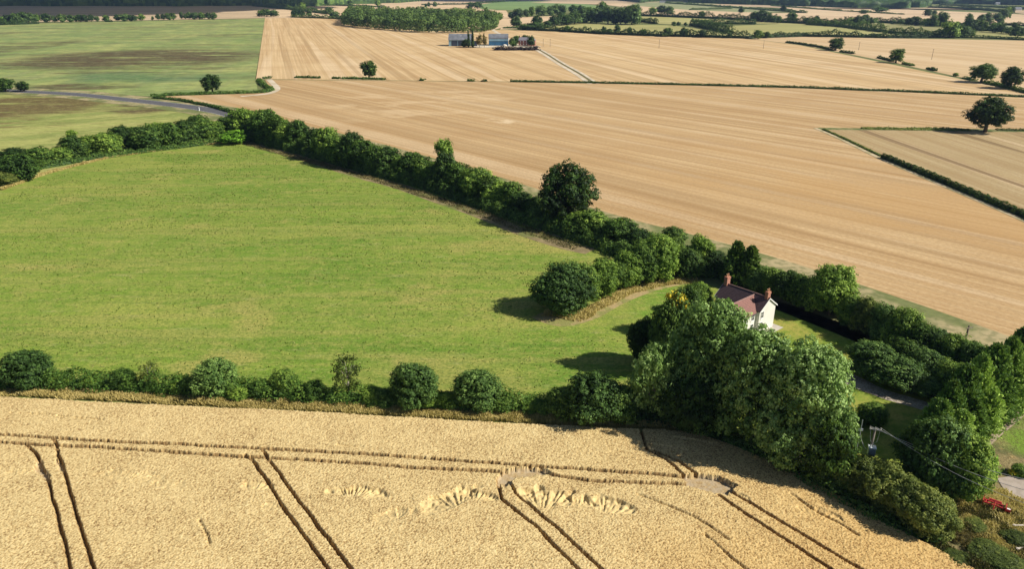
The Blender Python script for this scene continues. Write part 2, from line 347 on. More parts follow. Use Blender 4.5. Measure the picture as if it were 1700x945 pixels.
strip('spur_margin', [(895,522),(930,534),(975,524),(1020,500),(1070,480),(1120,468),(1165,466)], 4.5, layered('dry_margin', (.38,.29,.14,1), [dict(sc=(.25,.25), lo=.42, hi=.6, col=(.20,.22,.06,1), fac=.8, det=5)], bump=.15, bsc=2), .085)
mg = [(1358,212.5),(1400,230.5),(1465,262),(1520,286),(1600,320),(1700,363),(1800,409)]
strip('field_margin', mg, 4.2, verge_m, .09); strip('field_edge_track', mg, 1.8, layered('pale_soil', (.50,.41,.26,1), [dict(sc=(.2,.2), lo=.4, hi=.6, col=(.25,.24,.11,1), fac=.7)]), .11, off=-1.4)
road = [(-300,139),(-60,147),(0,150),(60,153),(130,157),(200,164.5),(260,171),(310,177),(350,183),(385,191),(430,207),(520,228),(640,262),(800,312),(960,370),(1120,415),(1260,458),(1420,515),(1560,568),(1640,600),(1900,700)]
asph = layered('asphalt', (.105,.105,.115,1), [dict(sc=(.3,.3), lo=.4, hi=.7, col=(.145,.145,.155,1), fac=.7), dict(sc=(3,3), lo=.4, hi=.6, col=(.07,.07,.075,1), fac=.4)])
strip('road_verge', road, 26, layered('road_verge', (.17,.19,.07,1), [dict(sc=(.08,.08), lo=.42, hi=.6, col=(.42,.34,.19,1), fac=.9, det=4), dict(sc=(.6,.6), lo=.4, hi=.65, col=(.10,.12,.04,1), fac=.5)]), .10)
strip('road', road, 9.5, asph, .16)
white = plain('white_paint', (.72,.72,.70,1), .6, .08, 1)
for s__ in (-4.4, 4.4): strip('road_marking', road[1:11], .18, white, .175, off=s__)
paleT = layered('pale_track', (.62,.54,.42,1), [dict(sc=(.1,.1), lo=.4, hi=.6, col=(.42,.34,.22,1), fac=.6)])
strip('farm_lane', [(985,139),(960,122),(930,105),(905,89),(885,79),(868,77)], 3.2, paleT, .12, off=2.2)
strip('farm_lane', [(985,139),(960,122),(930,105),(905,89),(885,79),(868,77)], 1.6, layered('lane_grass', (.16,.15,.07,1), []), .13, off=-.8)
strip('farm_lane', [(985,139),(960,122),(930,105),(905,89),(885,79),(868,77)], 2.2, paleT, .14, off=-3)
strip('farm_lane', [(868,77),(850,70),(838,60),(824,53),(819,48),(828,42),(842,36)], 5, paleT, .12)
strip('field_track', [(447,132),(452,137),(460,146),(455,152),(440,156),(400,160)], 4, paleT, .10)
sheet('farmyard', [(785,75),(812,73),(846,73),(882,74),(900,77),(880,79),(840,78),(788,79)], paleT, .10)

# far fields
def fcol(name, c, c2, ang=0, per=30):
    return layered(name, c, [dict(sc=(.002,1/per), ang=ang, lo=.4, hi=.62, col=c2, fac=.6, det=3), dict(sc=(.004,.01), lo=.4, hi=.65, col=tuple(x*.75 for x in c[:3])+(1,), fac=.6, det=4)])
PAST = fcol('pasture', (0.338,0.325,0.121,1), (0.429,0.390,0.176,1)); PAST2 = fcol('pasture_dull', (0.312,0.286,0.132,1), (0.221,0.247,0.088,1))
FT = fcol('far_stubble', (.58,.43,.27,1), (.64,.50,.33,1)); FT2 = fcol('far_stubble_brown', (.46,.35,.22,1), (.54,.42,.28,1))
FG = fcol('far_green', (0.169,0.260,0.088,1), (0.221,0.299,0.110,1)); FGR = fcol('far_greygreen', (0.260,0.286,0.143,1), (0.325,0.325,0.165,1))
far = [  # polygons, material
 ([(-900,54),(0,38),(65,36),(360,31),(440,29.5),(440,8),(300,9),(-900,9)], FT2),
 ([(440,29.6),(520,29.6),(575,32),(600,20),(640,6),(440,6)], FT),
 ([(575,40),(840,14),(860,3),(640,3),(600,16)], FT),
 ([(640,3),(850,3),(850,-4),(640,-4)], FT2),
 ([(770,16),(840,17),(850,30),(835,45),(820,49),(700,40)], FT),
 ([(790,8),(845,0),(862,-2),(925,0),(985,8),(1010,14),(880,17),(800,15)], FG),
 ([(868,50),(900,44),(960,38),(1065,41),(1115,42),(1180,50),(1215,57),(1250,62),(1243,63.5),(1080,59)], PAST),
 ([(830,49),(872,47),(920,30),(930,26),(865,28),(840,33)], FT),
 ([(1065,26),(1160,29),(1240,33),(1330,38),(1345,40),(1255,39),(1180,38),(1115,40),(1065,38)], PAST),
 ([(1180,50),(1215,43),(1330,38),(1400,44),(1440,50),(1500,60),(1330,59),(1243,62)], PAST),
 ([(1395,40),(1450,37),(1570,47),(1570,60),(1480,53),(1440,47)], PAST2),
 ([(1590,62),(1600,52),(1700,52),(2600,60),(2600,86),(1700,66)], PAST),
 ([(1065,25),(1055,14),(1000,7),(880,4),(960,1),(1150,10),(1200,15),(1250,20),(1250,33)], FT),
 ([(1080,3),(1160,3),(1240,11),(1340,20),(1230,20),(1140,16),(1040,8)], FGR),
 ([(1240,33),(1230,21),(1340,21.5),(1300,12),(1240,11),(1200,7),(1400,10),(1540,17),(1660,22),(1700,24),(2600,40),(2600,50),(1700,43),(1570,38),(1430,33),(1330,36)], FT),
 ([(1140,7),(1200,6.5),(1400,12),(1700,17),(2600,22),(2600,37),(1700,23),(1660,18),(1540,12.5),(1330,14)], FT2),
 ([(1630,40),(1700,44),(2600,52),(2600,60),(1700,51),(1600,49)], FGR),
 ([(850,-4),(1100,-4),(1100,3),(1000,5),(860,1)], FT2),
]
for i, (p, m_) in enumerate(far): sheet('far_field', p, m_, .06 + .03 * i)
print('ground done')

# ------------------------------------------------------------------ standing wheat with wheelings
wheat_edge = [(-260,655),(0,662),(225,674),(450,683.5),(700,697),(890,708),(1060,716),(1100,716),(1150,722),(1190,733),(1250,757),(1290,776),(1330,792),(1400,833),(1460,870),(1540,908),(1620,950),(1700,1010)]
bx0, bx1, by0, by1, stp = -100.0, 78.0, 54.0, 102.0, 0.10
xs = np.arange(bx0, bx1, stp); ys = np.arange(by0, by1, stp)
GX, GY = np.meshgrid(xs, ys); shp = GX.shape
jx = (rng.random(shp)-.5)*stp*.7; jy = (rng.random(shp)-.5)*stp*.7
def segdist(X, Y, pts, z=.35):
    P = [at(x, y, z)[:2] for x, y in pts]; d = np.full(X.shape, 1e9)
    for (ax, ay), (bx, by) in zip(P[:-1], P[1:]):
        vx, vy = bx-ax, by-ay; t = np.clip(((X-ax)*vx+(Y-ay)*vy)/(vx*vx+vy*vy), 0, 1)
        d = np.minimum(d, np.hypot(X-ax-t*vx, Y-ay-t*vy))
    return d
def inpoly(X, Y, P):
    c = np.zeros(X.shape, bool); n = len(P)
    for i in range(n):
        x0, y0 = P[i]; x1, y1 = P[(i+1) % n]
        if y0 == y1: continue
        c ^= ((y0 > Y) != (y1 > Y)) & (X < (x1-x0)*(Y-y0)/(y1-y0)+x0)
    return c
def vnoise(X, Y, sx, sy, seed):
    r = np.random.default_rng(seed); T = r.random((256, 256))
    u = X*sx; v = Y*sy; iu = np.floor(u).astype(int); iv = np.floor(v).astype(int); fu = u-iu; fv = v-iv
    fu = fu*fu*(3-2*fu); fv = fv*fv*(3-2*fv); a = T[iu%256, iv%256]; b = T[(iu+1)%256, iv%256]; c = T[iu%256, (iv+1)%256]; d = T[(iu+1)%256, (iv+1)%256]
    return (a*(1-fu)+b*fu)*(1-fv)+(c*(1-fu)+d*fu)*fv
wig = (vnoise(GX, GY, .35, .35, 3)-.5)*.16; wig2 = (vnoise(GX, GY, 2.6, 2.6, 4)-.5)*.13
WX = GX+wig+wig2; WY = GY+wig-wig2
Hh = np.full(shp, .78) + (vnoise(GX, GY, .12, .12, 5)-.5)*.10 + (vnoise(GX, GY, .7, .7, 6)-.5)*.05
rnd = rng.random(shp)
Hh += (rnd-.5)*.11 + (vnoise(GX, GY, 3.2, 3.2, 8)-.5)*.02
lines = [
 [(-260,710),(0,726),(90,731),(150,736),(300,742),(480,751),(600,758),(760,769),(860,777),(990,785),(1080,791),(1145,798)],
 [(-260,724),(0,739),(90,744),(180,748),(300,756),(400,762),(480,766),(600,774),(700,782),(790,786),(850,790)],
 [(915,793),(970,802),(1080,806),(1145,809)],
 [(826,800),(833,834),(886,876),(953,944),(985,975)],
 [(846,802),(856,823),(914,873),(992,944),(1030,980)],
 [(1192,827),(1270,879),(1370,945),(1430,985)],
 [(1212,820),(1283,863),(1418,945),(1500,990)],
 [(1063,716),(1073,750),(1105,767),(1140,797)],
 [(1085,752),(1122,768),(1162,795)],
 [(46,742),(61,758),(72,779),(85,819),(99,869),(116,943),(124,980)],
 [(89,730),(97,745),(97,760),(104,776),(121,838),(138,895),(154,943),(165,980)],
 [(407,759),(424,773),(449,813),(480,860),(501,887),(540,944),(565,980)],
 [(436,751),(449,771),(480,813),(519,866),(547,901),(577,944),(605,980)]]
tr = np.full(shp, 1e9)
for li, L in enumerate(lines): tr = np.minimum(tr, segdist(WX, WY, L)-(.10 if li < 3 else .0)+(vnoise(GX, GY, 4, 4, 60+li)-.5)*.12)
wd = .14
trough = np.clip((tr-wd)/.08, 0, 1)
minor = [[(1168,893),(1200,920),(1240,950)], [(1312,824),(1350,850),(1385,868),(1424,893)], [(20,689),(80,692)], [(95,694),(170,701)], [(1060,826),(1150,862),(1210,900)], [(560,743),(600,746)], [(330,868),(350,905)], [(1085,742),(1140,752)], [(1120,730),(1190,742)]]
mn = np.full(shp, 1e9)
for L in minor: mn = np.minimum(mn, segdist(WX+wig*1.5, WY, L))
Hh -= .42*np.clip(1-mn/.28, 0, 1)*(.4+.6*vnoise(GX, GY, 1.3, 1.3, 31))
# bare patches where the wheelings meet
bare = np.zeros(shp, bool)
for P in ([(860,785),(911,785),(922,795),(855,802),(840,818),(824,802),(832,790)], [(1131,795),(1163,793),(1190,799),(1220,816),(1203,831),(1179,826),(1148,816),(1140,806)],
          [(66,770),(76,770),(83,800),(72,806),(66,790)], [(94,770),(101,772),(104,790),(97,790)]):
    bare |= inpoly(WX+wig*4, WY+wig2*4+wig*3, [at(x, y, .05)[:2] for x, y in P])
floor_ = .05 + rnd*.05
# flattened (lodged) patches: stems lie in fans with dark standing rims
lod = np.zeros(shp)
def lodge(cx, cy, rx, ry, ang, seed, deep=.55):
    a = at(cx, cy, .3); X = GX-a[0]; Y = GY-a[1]; c, s = math.cos(R(ang)), math.sin(R(ang))
    rx *= 1.15; ry *= 1.25; u = (X*c+Y*s)/rx; v = (-X*s+Y*c)/ry
    rr = np.hypot(u, v)+(vnoise(GX, GY, .9, .9, seed)-.5)*.7
    mk = np.clip((1-rr)/.22, 0, 1)
    fan = np.arctan2(v*ry+2.2*ry, u*rx)
    st = vnoise(fan*16*rx/3, np.hypot(u*rx, v*ry+2.2*ry)*.35, 1, 1, seed+1)
    st2 = vnoise(fan*34*rx/3, np.hypot(u*rx, v*ry+2.2*ry)*.8, 1, 1, seed+9)
    return mk, mk*(deep*(.35+.5*np.clip(v+.6, 0, 1))*(.3+1.0*st)+.14*st2)
for a in ((592,823,3.2,.9,-4,41,.7), (745,835,3.9,1.2,33,42,.8), (800,828,2.4,.8,-25,43,.7), (905,830,3.3,1.6,-8,44,.9), (1012,842,2.8,1.3,-22,45,.8),
          (425,812,2.0,.8,0,46,.5), (965,838,1.6,.8,-20,49,.6), (450,846,1.2,.6,0,50,.3), (215,797,4.5,1.0,-8,51,.22), (35,792,2.6,.7,0,52,.2),
          (650,860,1.6,.9,30,53,.3), (1225,830,1.5,.6,-35,54,.25),(1360,858,3.2,.8,-35,55,.25),(280,810,2,.8,-10,56,.2)):
    mk, dp = lodge(*a[:2], *a[2:4], a[4], a[5], a[6]); lod = np.maximum(lod, mk*min(1, a[6]*1.3)); Hh -= dp*(.30+.55*vnoise(GX, GY, 2.2, 2.2, 95)+.15*rnd)
Hh = np.maximum(Hh, .12)
Z = floor_ + (Hh-floor_)*trough
bl = vnoise(GX, GY, 9, 9, 12)
Z = np.where(bare, .03+.05*bl, Z)
edge = inpoly(WX, WY, [at(x, y, .4)[:2] for x, y in wheat_edge] + [(120,40),(120,10),(-200,10),(-200,120)])
# tint: 0 dark stems / soil / painted wheeling shade, .5 ears, 1 bright flattened straw
sh = vnoise(GX, GY, .05, .08, 15)
tint = .50+.80*(rnd-.5)+.22*(vnoise(GX, GY, 4.5, 4.5, 13)-.5)+.12*(vnoise(GX, GY, .35, .35, 14)-.5)
tint = tint*(1-lod)+lod*(.50+.42*(vnoise(GX*2.2, GY*.8, 3, 3, 17)-.3))
tint *= (.34+.66*np.clip((tr-wd+.02)/(.12+.28*vnoise(GX, GY, 2.5, 2.5, 81)), 0, 1))  # wheeling sides darkened: browner lower stems plus painted shade on the stalk faces
tint = np.where(bare, .20+.25*bl+.2*(rnd-.5), tint)
orange = np.clip((GX-6)/34+(sh-.5)*.8, 0, 1)
cellok = edge[:-1,:-1] & edge[1:,:-1] & edge[:-1,1:] & edge[1:,1:]
ii, jj = np.nonzero(cellok); wN = shp[1]
Q = np.stack([ii*wN+jj, ii*wN+jj+1, (ii+1)*wN+jj+1, (ii+1)*wN+jj], 1)
used = np.unique(Q); remap = np.full(shp[0]*shp[1], -1); remap[used] = np.arange(len(used))
V = np.stack([(GX+jx).ravel(), (GY+jy).ravel(), Z.ravel()], 1)[used]
mw, n = newmat('wheat')
a1 = N(n, 'ShaderNodeAttribute', attribute_name='tint'); a2 = N(n, 'ShaderNodeAttribute', attribute_name='warm'); a3 = N(n, 'ShaderNodeAttribute', attribute_name='soil')
cr = N(n, 'ShaderNodeValToRGB'); e = cr.color_ramp.elements
e[0].position = 0; e[0].color = (.10,.06,.025,1); e[1].position = 1; e[1].color = (.75,.62,.32,1)
for p_, c in ((.25,(.33,.215,.09,1)), (.5,(.56,.425,.195,1)), (.75,(.66,.515,.255,1))): k = e.new(p_); k.color = c
n.links.new(a1.outputs['Fac'], cr.inputs[0])
col = mixc(n, mathn(n, 'MULTIPLY', a2.outputs['Fac'], .55), cr.outputs[0], (.86,.66,.40,1), 'MULTIPLY')
col = mixc(n, a3.outputs['Fac'], col, (.42,.35,.24,1))
p = N(n, 'ShaderNodeBsdfPrincipled'); p.inputs['Roughness'].default_value = .85; p.inputs['Specular IOR Level'].default_value = .15
n.links.new(col, p.inputs['Base Color']); o_ = N(n, 'ShaderNodeOutputMaterial'); n.links.new(p.outputs[0], o_.inputs[0])
wh = raw_mesh('wheat_crop', V, remap[Q], mw, tint=tint.ravel()[used])
for nm, arr in (('warm', orange), ('soil', bare.astype(float)*np.clip(.15+.9*vnoise(GX, GY, 2.2, 2.2, 71)+.3*(rnd-.5), 0, .8))):
    a = wh.data.attributes.new(nm, 'FLOAT', 'POINT'); a.data.foreach_set('value', arr.ravel()[used].astype(np.float32))
tag(wh, 'golden ripe wheat in the near field, cut by dark paired wheel lines', 'wheat crop', kind='stuff')
soilw = layered('wheat_soil', (.30,.22,.12,1), [dict(sc=(1,1), lo=.4, hi=.6, col=(.22,.16,.08,1), fac=.7)])
sheet('wheat_ground', wheat_edge + [(1900,1200),(1900,2200),(-900,2200),(-900,640)], soilw, .015)
# the dry grass verge under the hedge
marg_m = layered('margin', (.22,.27,.06,1), [dict(sc=(.1,.5), lo=.4, hi=.6, col=(.34,.27,.11,1), fac=.8, det=4), dict(sc=(1.5,2), lo=.4, hi=.62, col=(.09,.12,.03,1), fac=.6, det=4)], bump=.1, bsc=3)
sheet('field_verge', [(-600,636),(0,645),(450,666),(930,690),(1150,700),(1290,745),(1420,815),(1520,865),(1700,960)] + [(1720,1010),(1540,912),(1400,837),(1250,762),(1180,735),(1060,720),(700,700),(225,677),(0,665),(-600,655)], marg_m, .075)
print('wheat done', len(Q))

# ------------------------------------------------------------------ leaves
def leaf_quads(P, Nn, size, elong=1.0, D=None, r=None):
    """P points, Nn normals -> quads"""
    r = r or rng; k = len(P)
    Nn = Nn/(np.linalg.norm(Nn, axis=1)[:, None]+1e-9)
    A = D if D is not None else r.normal(size=(k, 3))
    A = A-(A*Nn).sum(1)[:, None]*Nn; A /= np.linalg.norm(A, axis=1)[:, None]+1e-9
    B = np.cross(Nn, A)
    s = (size*(.6+.8*r.random(k)))[:, None] if np.ndim(size) else (size*(.6+.8*r.random(k)))[:, None]
    a = A*s*.6*elong; b = B*s*.42; bend = Nn*s*.18
    V = np.stack([P-a-bend, P+b*(.8+.4*r.random((k,1))), P+a-bend, P-b*(.8+.4*r.random((k,1)))], 1).reshape(-1, 3)
    return V, np.arange(4*k).reshape(-1, 4)
def lobes_cloud(L, n, leaf, fuzz=.22, up=.35, r=None, inner=.14, tuft=1.9):
    """L: list of (cx,cy,cz,rx,ry,rz); leaves on their outer shells"""
    r = r or rng
    L = np.array(L); area = (L[:,3]*L[:,4]+L[:,3]*L[:,5]*2); pr_ = area/area.sum()
    m = int(n/12*3.2)+60; k = r.choice(len(L), m, p=pr_)
    d = r.normal(size=(m, 3)); d /= np.linalg.norm(d, axis=1)[:, None]
    rad = 1-fuzz*r.random(m)**1.5+.10*r.random(m); C = L[k,:3]; RR = L[k,3:]
    # ragged sub-clumps
    bump = .10*np.sin(d[:,0]*9+k*1.7)*np.sin(d[:,1]*8+k)+.08*np.sin(d[:,2]*13+k*2.3)
    rad = rad*(1+bump)
    P = C+d*RR*rad[:, None]
    keep = np.ones(m, bool)
    for i in range(len(L)):
        q = (P-L[i,:3])/L[i,3:]; ins = (q*q).sum(1) < .62
        keep &= ~(ins & (k != i)) | (r.random(m) < inner*.5)
    per = 12; nc = max(20, n//per)
    P = P[keep][:nc]; d = d[keep][:nc]; k = k[keep][:nc]; bump = bump[keep][:nc]; RRk = RR[keep][:nc]
    nc = len(P); ct = r.random(nc)
    o_ = r.normal(size=(nc, per, 3)); o_ /= np.linalg.norm(o_, axis=2)[:, :, None]; o_[:, :, 2] = np.abs(o_[:, :, 2])*.9-.15
    tr_ = leaf*tuft*(.7+.7*r.random(nc))
    PP = P[:, None, :]+o_*tr_[:, None, None]*(.6+.5*r.random((nc, per, 1)))
    nd = d/RRk*RRk.mean(); nd /= np.linalg.norm(nd, axis=1)[:, None]
    Nn = o_*.9+nd[:, None, :]*.8+r.normal(size=PP.shape)*.38+np.array([0, 0, up])
    V, Q = leaf_quads(PP.reshape(-1, 3), Nn.reshape(-1, 3), leaf, r=r)
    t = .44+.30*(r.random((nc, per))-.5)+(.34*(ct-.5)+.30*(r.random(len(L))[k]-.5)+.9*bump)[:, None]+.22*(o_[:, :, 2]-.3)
    t = t.ravel(); P = PP.reshape(-1, 3)
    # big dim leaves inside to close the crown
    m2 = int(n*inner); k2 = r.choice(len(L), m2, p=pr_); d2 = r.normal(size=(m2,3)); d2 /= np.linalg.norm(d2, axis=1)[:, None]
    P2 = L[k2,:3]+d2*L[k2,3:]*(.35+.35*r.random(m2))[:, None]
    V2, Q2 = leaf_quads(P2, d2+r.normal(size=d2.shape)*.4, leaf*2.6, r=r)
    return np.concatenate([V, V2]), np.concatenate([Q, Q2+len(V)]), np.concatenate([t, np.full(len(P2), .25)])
def crown_lobes(nl, r, base=.12, top=1.0, lr=.36, shape='round'):
    """unit crown: radius .5 in xy, z from base to top"""
    L = []
    ch = (top-base)
    for i in range(nl):
        a = i*2.399+r.random()*.8; t = (i+.5)/nl
        zc = base+ch*(.18+.68*t); prof = math.sqrt(max(.05, 1-((t-.42)/.62)**2))
        rr = (.5-lr*.55)*prof*(.72+.42*r.random())
        s = lr*(.55+.75*r.random())*(.75+.35*prof)
        L.append((math.cos(a)*rr, math.sin(a)*rr, zc, s, s, s*ch*.72))
    f_ = .24 if shape == 'open' else .34
    L.append((0, 0, base+ch*.5, f_, f_, ch*(.34 if shape == 'open' else .42))); L.append((.05, 0, top-ch*.15, lr*.7, lr*.7, ch*.15))
    return L
def trunk_mb(r, h0=.0, h1=.55, rad=.035, limbs=6, spread=.3):
    mb = MB(); j = lambda s: (r.random()-.5)*s
    top = (j(.05), j(.05), h1)
    mb.tube([(0,0,-.02), (j(.02), j(.02), h1*.4), top, (j(.08), j(.08), .82)], [rad*1.35, rad, rad*.7, rad*.15])
    for i in range(limbs):
        a = i*2.399+r.random(); z = h1*(.5+.5*r.random()); l = spread*(.7+.5*r.random())
        mb.tube([(0,0,z), (math.cos(a)*l*.5, math.sin(a)*l*.5, z+.12), (math.cos(a)*l, math.sin(a)*l, z+.24+.12*r.random())], [rad*.5, rad*.33, rad*.1], 5)
    return mb
PROTO = {}
def proto(key, leaf, nleaf, nl, base, lr, matname, seed, fuzz=.24, trunk='bark', rad=.035, h1=.45, spread=.3, inner=.14, lobes=None, shape='round'):
    r = np.random.default_rng(seed)
    L = lobes or crown_lobes(nl, r, base=base, lr=lr, shape=shape)
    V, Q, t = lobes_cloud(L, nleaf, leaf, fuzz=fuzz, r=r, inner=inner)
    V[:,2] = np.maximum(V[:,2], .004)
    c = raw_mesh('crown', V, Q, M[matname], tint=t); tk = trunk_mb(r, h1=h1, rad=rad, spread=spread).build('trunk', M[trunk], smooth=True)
    for o in (c, tk): COL.objects.unlink(o)
    PROTO[key] = (c, tk)
def conifer_proto(key, seed, matname='leaf_conifer', nb=260, per=14, leaf=.045, cone=.85, droop=.35, rmax=.5):
    r = np.random.default_rng(seed); P = []; D = []; T = []
    for i in range(nb):
        z = .03+.95*(i/nb); a = i*2.399+r.random()*.5
        rr = rmax*((1-z)**cone*.95+.05)*(.55+.65*r.random())
        dirv = np.array([math.cos(a), math.sin(a), 0])
        for k in range(per):
            f = .35+.65*r.random(); off = r.normal(size=3)*.03*(1.2-f)
            zz = z+droop*rr*f*f*(.7+.6*r.random())*.6
            P.append(dirv*rr*f+[0,0,zz]+off+np.array([-math.sin(a), math.cos(a), 0])*r.normal()*.05*rr*2); D.append(dirv+[0,0,.7]+r.normal(size=3)*.25); T.append(.2+.5*f*f+.25*(r.random()-.5))
    P = np.array(P); D = np.array(D)
    Nn = np.cross(D, r.normal(size=D.shape))+np.array([0,0,.6])*1.0+P*[1.5,1.5,0]
    V, Q = leaf_quads(P, Nn, leaf, 1.5, D, r=r); V[:,2] = np.maximum(V[:,2], .004)
    c = raw_mesh('crown', V, Q, M[matname], tint=np.array(T)); mb = MB(); mb.tube([(0,0,-.02),(0,0,.5),(0,0,.97)], [.03,.018,.004]); tk = mb.build('trunk', M['bark'])
    for o in (c, tk): COL.objects.unlink(o)
    PROTO[key] = (c, tk)
# near (about 100 m), mid (150-350 m) and far versions
for i in range(3):
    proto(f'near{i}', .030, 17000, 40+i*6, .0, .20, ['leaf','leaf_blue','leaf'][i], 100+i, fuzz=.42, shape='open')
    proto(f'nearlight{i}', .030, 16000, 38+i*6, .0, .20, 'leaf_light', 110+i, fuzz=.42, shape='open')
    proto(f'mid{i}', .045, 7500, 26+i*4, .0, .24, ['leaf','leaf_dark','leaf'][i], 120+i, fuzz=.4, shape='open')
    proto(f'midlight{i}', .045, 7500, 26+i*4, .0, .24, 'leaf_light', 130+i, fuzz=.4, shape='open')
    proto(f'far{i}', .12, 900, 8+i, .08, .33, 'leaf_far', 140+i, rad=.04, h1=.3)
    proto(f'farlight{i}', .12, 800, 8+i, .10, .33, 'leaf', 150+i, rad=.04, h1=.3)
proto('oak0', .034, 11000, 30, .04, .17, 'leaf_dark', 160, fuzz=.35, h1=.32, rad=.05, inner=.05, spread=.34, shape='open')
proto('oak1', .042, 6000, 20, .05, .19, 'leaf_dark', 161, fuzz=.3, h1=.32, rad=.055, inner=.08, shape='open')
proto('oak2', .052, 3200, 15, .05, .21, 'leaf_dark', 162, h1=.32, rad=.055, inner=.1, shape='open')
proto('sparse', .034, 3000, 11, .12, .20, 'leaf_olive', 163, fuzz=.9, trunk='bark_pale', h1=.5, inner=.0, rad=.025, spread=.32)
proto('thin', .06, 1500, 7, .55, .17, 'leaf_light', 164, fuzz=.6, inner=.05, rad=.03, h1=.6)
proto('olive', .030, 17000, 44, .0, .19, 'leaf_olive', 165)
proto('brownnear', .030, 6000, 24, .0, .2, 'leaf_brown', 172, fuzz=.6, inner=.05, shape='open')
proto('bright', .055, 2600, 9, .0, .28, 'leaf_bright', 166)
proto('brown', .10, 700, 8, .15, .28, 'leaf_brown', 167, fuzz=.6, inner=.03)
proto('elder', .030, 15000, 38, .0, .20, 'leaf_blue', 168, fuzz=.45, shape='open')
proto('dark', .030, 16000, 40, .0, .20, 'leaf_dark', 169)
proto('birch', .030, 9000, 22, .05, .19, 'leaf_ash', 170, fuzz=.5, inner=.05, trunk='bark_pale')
proto('poplar', .08, 900, 9, .05, .3, 'leaf_far', 171, lobes=[(0,0,.1+.1*i,.42*(1-.05*i),.42*(1-.05*i),.11) for i in range(9)])
conifer_proto('conifer', 200, nb=380, per=30, leaf=.036, cone=.6, rmax=.5)
conifer_proto('conifer2', 203, nb=380, per=30, leaf=.038, cone=.45, rmax=.5)
conifer_proto('spruce', 201, 'leaf_dark', 160, 40, .06, .6)
conifer_proto('laurel_proto', 202, nb=10)
# the pair of big ash trees by the house, one crown each
ra = np.random.default_rng(300)
def ash_lobes(n, r, lo=.16):
    L = []
    for i in range(n):
        u = (i+.5)/n; ph = i*2.399; z = u; rr = math.sqrt(max(0, 1-(1.0*z-.12)**2*1.1))*.36
        s = .085+.075*r.random()
        L.append((math.cos(ph)*rr*(.85+.3*r.random()), math.sin(ph)*rr*(.85+.3*r.random()), lo+(.88-lo)*z, s, s, s*1.0))
    for i in range(14):
        ph = r.random()*6.28; rr = .15*r.random(); L.append((math.cos(ph)*rr, math.sin(ph)*rr, .35+.5*r.random(), .15, .15, .16))
    return L
proto('ash0', .0185, 42000, 0, 0, 0, 'leaf_ash', 301, lobes=ash_lobes(46, ra), inner=.05, h1=.35, rad=.03, spread=.34, trunk='bark_pale')
proto('ash1', .0200, 36000, 0, 0, 0, 'leaf_ash', 302, lobes=ash_lobes(38, ra), inner=.05, h1=.35, rad=.03, spread=.34, trunk='bark_pale')
print('protos done')

ORD = 'first second third fourth fifth sixth seventh eighth ninth tenth eleventh twelfth thirteenth fourteenth fifteenth sixteenth seventeenth eighteenth nineteenth'.split()
TENS = {20:'twenty', 30:'thirty', 40:'forty', 50:'fifty', 60:'sixty', 70:'seventy'}
TENTH = {20:'twentieth', 30:'thirtieth', 40:'fortieth', 50:'fiftieth', 60:'sixtieth', 70:'seventieth'}
def ordw(i):     # 1-based
    if i < 20: return ORD[i-1]
    t = i//10*10; return TENTH[t] if i == t else TENS[t]+'-'+ORD[i-t-1]
def tree(kind, x, yt, yb, wpx, label, group=None, name='tree', cat='tree', front=None, hs=1.0, rz=None):
    X, Y, _ = at(x, yb); d = depth(Y); r = wpx/2*d/F
    if front is None: front = .75 if Y < 420 and not kind.startswith(('oak','thin','sparse')) else 0
    h = zof(yt, Y)
    if front:                       # crown reaches the ground: fit an ellipsoid seen from above
        ym = (yt+yb)/2
        for _i in range(8):
            X, Y, _ = at(x, ym, h/2); d = depth(Y, h/2); r = wpx/2*d/F; Sv = (yb-yt)/2*d/F
            dl = math.atan2(H-h/2, math.hypot(X, Y)); q = Sv*Sv-(r*math.sin(dl))**2
            h = max(1.1*r, 2*math.sqrt(max(q, 0))/math.cos(dl))
        h *= 1.0; r *= .94
    else: r *= .80
    h *= hs
    e = empty(name, (X, Y, .05), random.random()*6.28 if rz is None else rz, (2*r, 2*r, h))
    tag(e, label, cat, group)
    for p in PROTO[kind]:
        c = p.copy(); COL.objects.link(c); c.parent = e
    return e

# --- trees -----------------------------------------------------------------
belt1 = [('olive',4,287,314,44),('mid0',30,256,309,56),('mid1',22,246,285,50),('midlight0',50,262,296,38),('mid2',66,240,283,46),('mid0',98,241,279,42),
 ('mid1',122,221,272,42),('thin',124,212,255,22),('midlight2',147,222,266,38),('mid2',176,216,265,48),('mid1',203,205,256,44),('mid0',222,207,252,36),('mid1',240,206,257,54),('mid2',256,200,250,42),
 ('mid0',276,200,251,46),('midlight1',292,203,246,30),('mid1',306,196,247,50),('mid2',328,188,242,46),('mid0',350,198,240,40),('midlight0',366,206,234,30),('mid1',378,190,226,38)]
for i, (k, x, a, b, w_) in enumerate(belt1):
    a += 4*(x > 60); b -= 9; w_ *= .9
    tree(k, x, a, b, w_, f'dark green tree, {ordw(i+1)} from the left in the curved row at the meadow top', 'trees in the curved hedge row at the top left of the meadow', 'hedgerow_tree')
tree('bright',389,221,235,40,'low light green bush where the two tree rows meet at the top of the meadow','bushes', 'bush','bush')
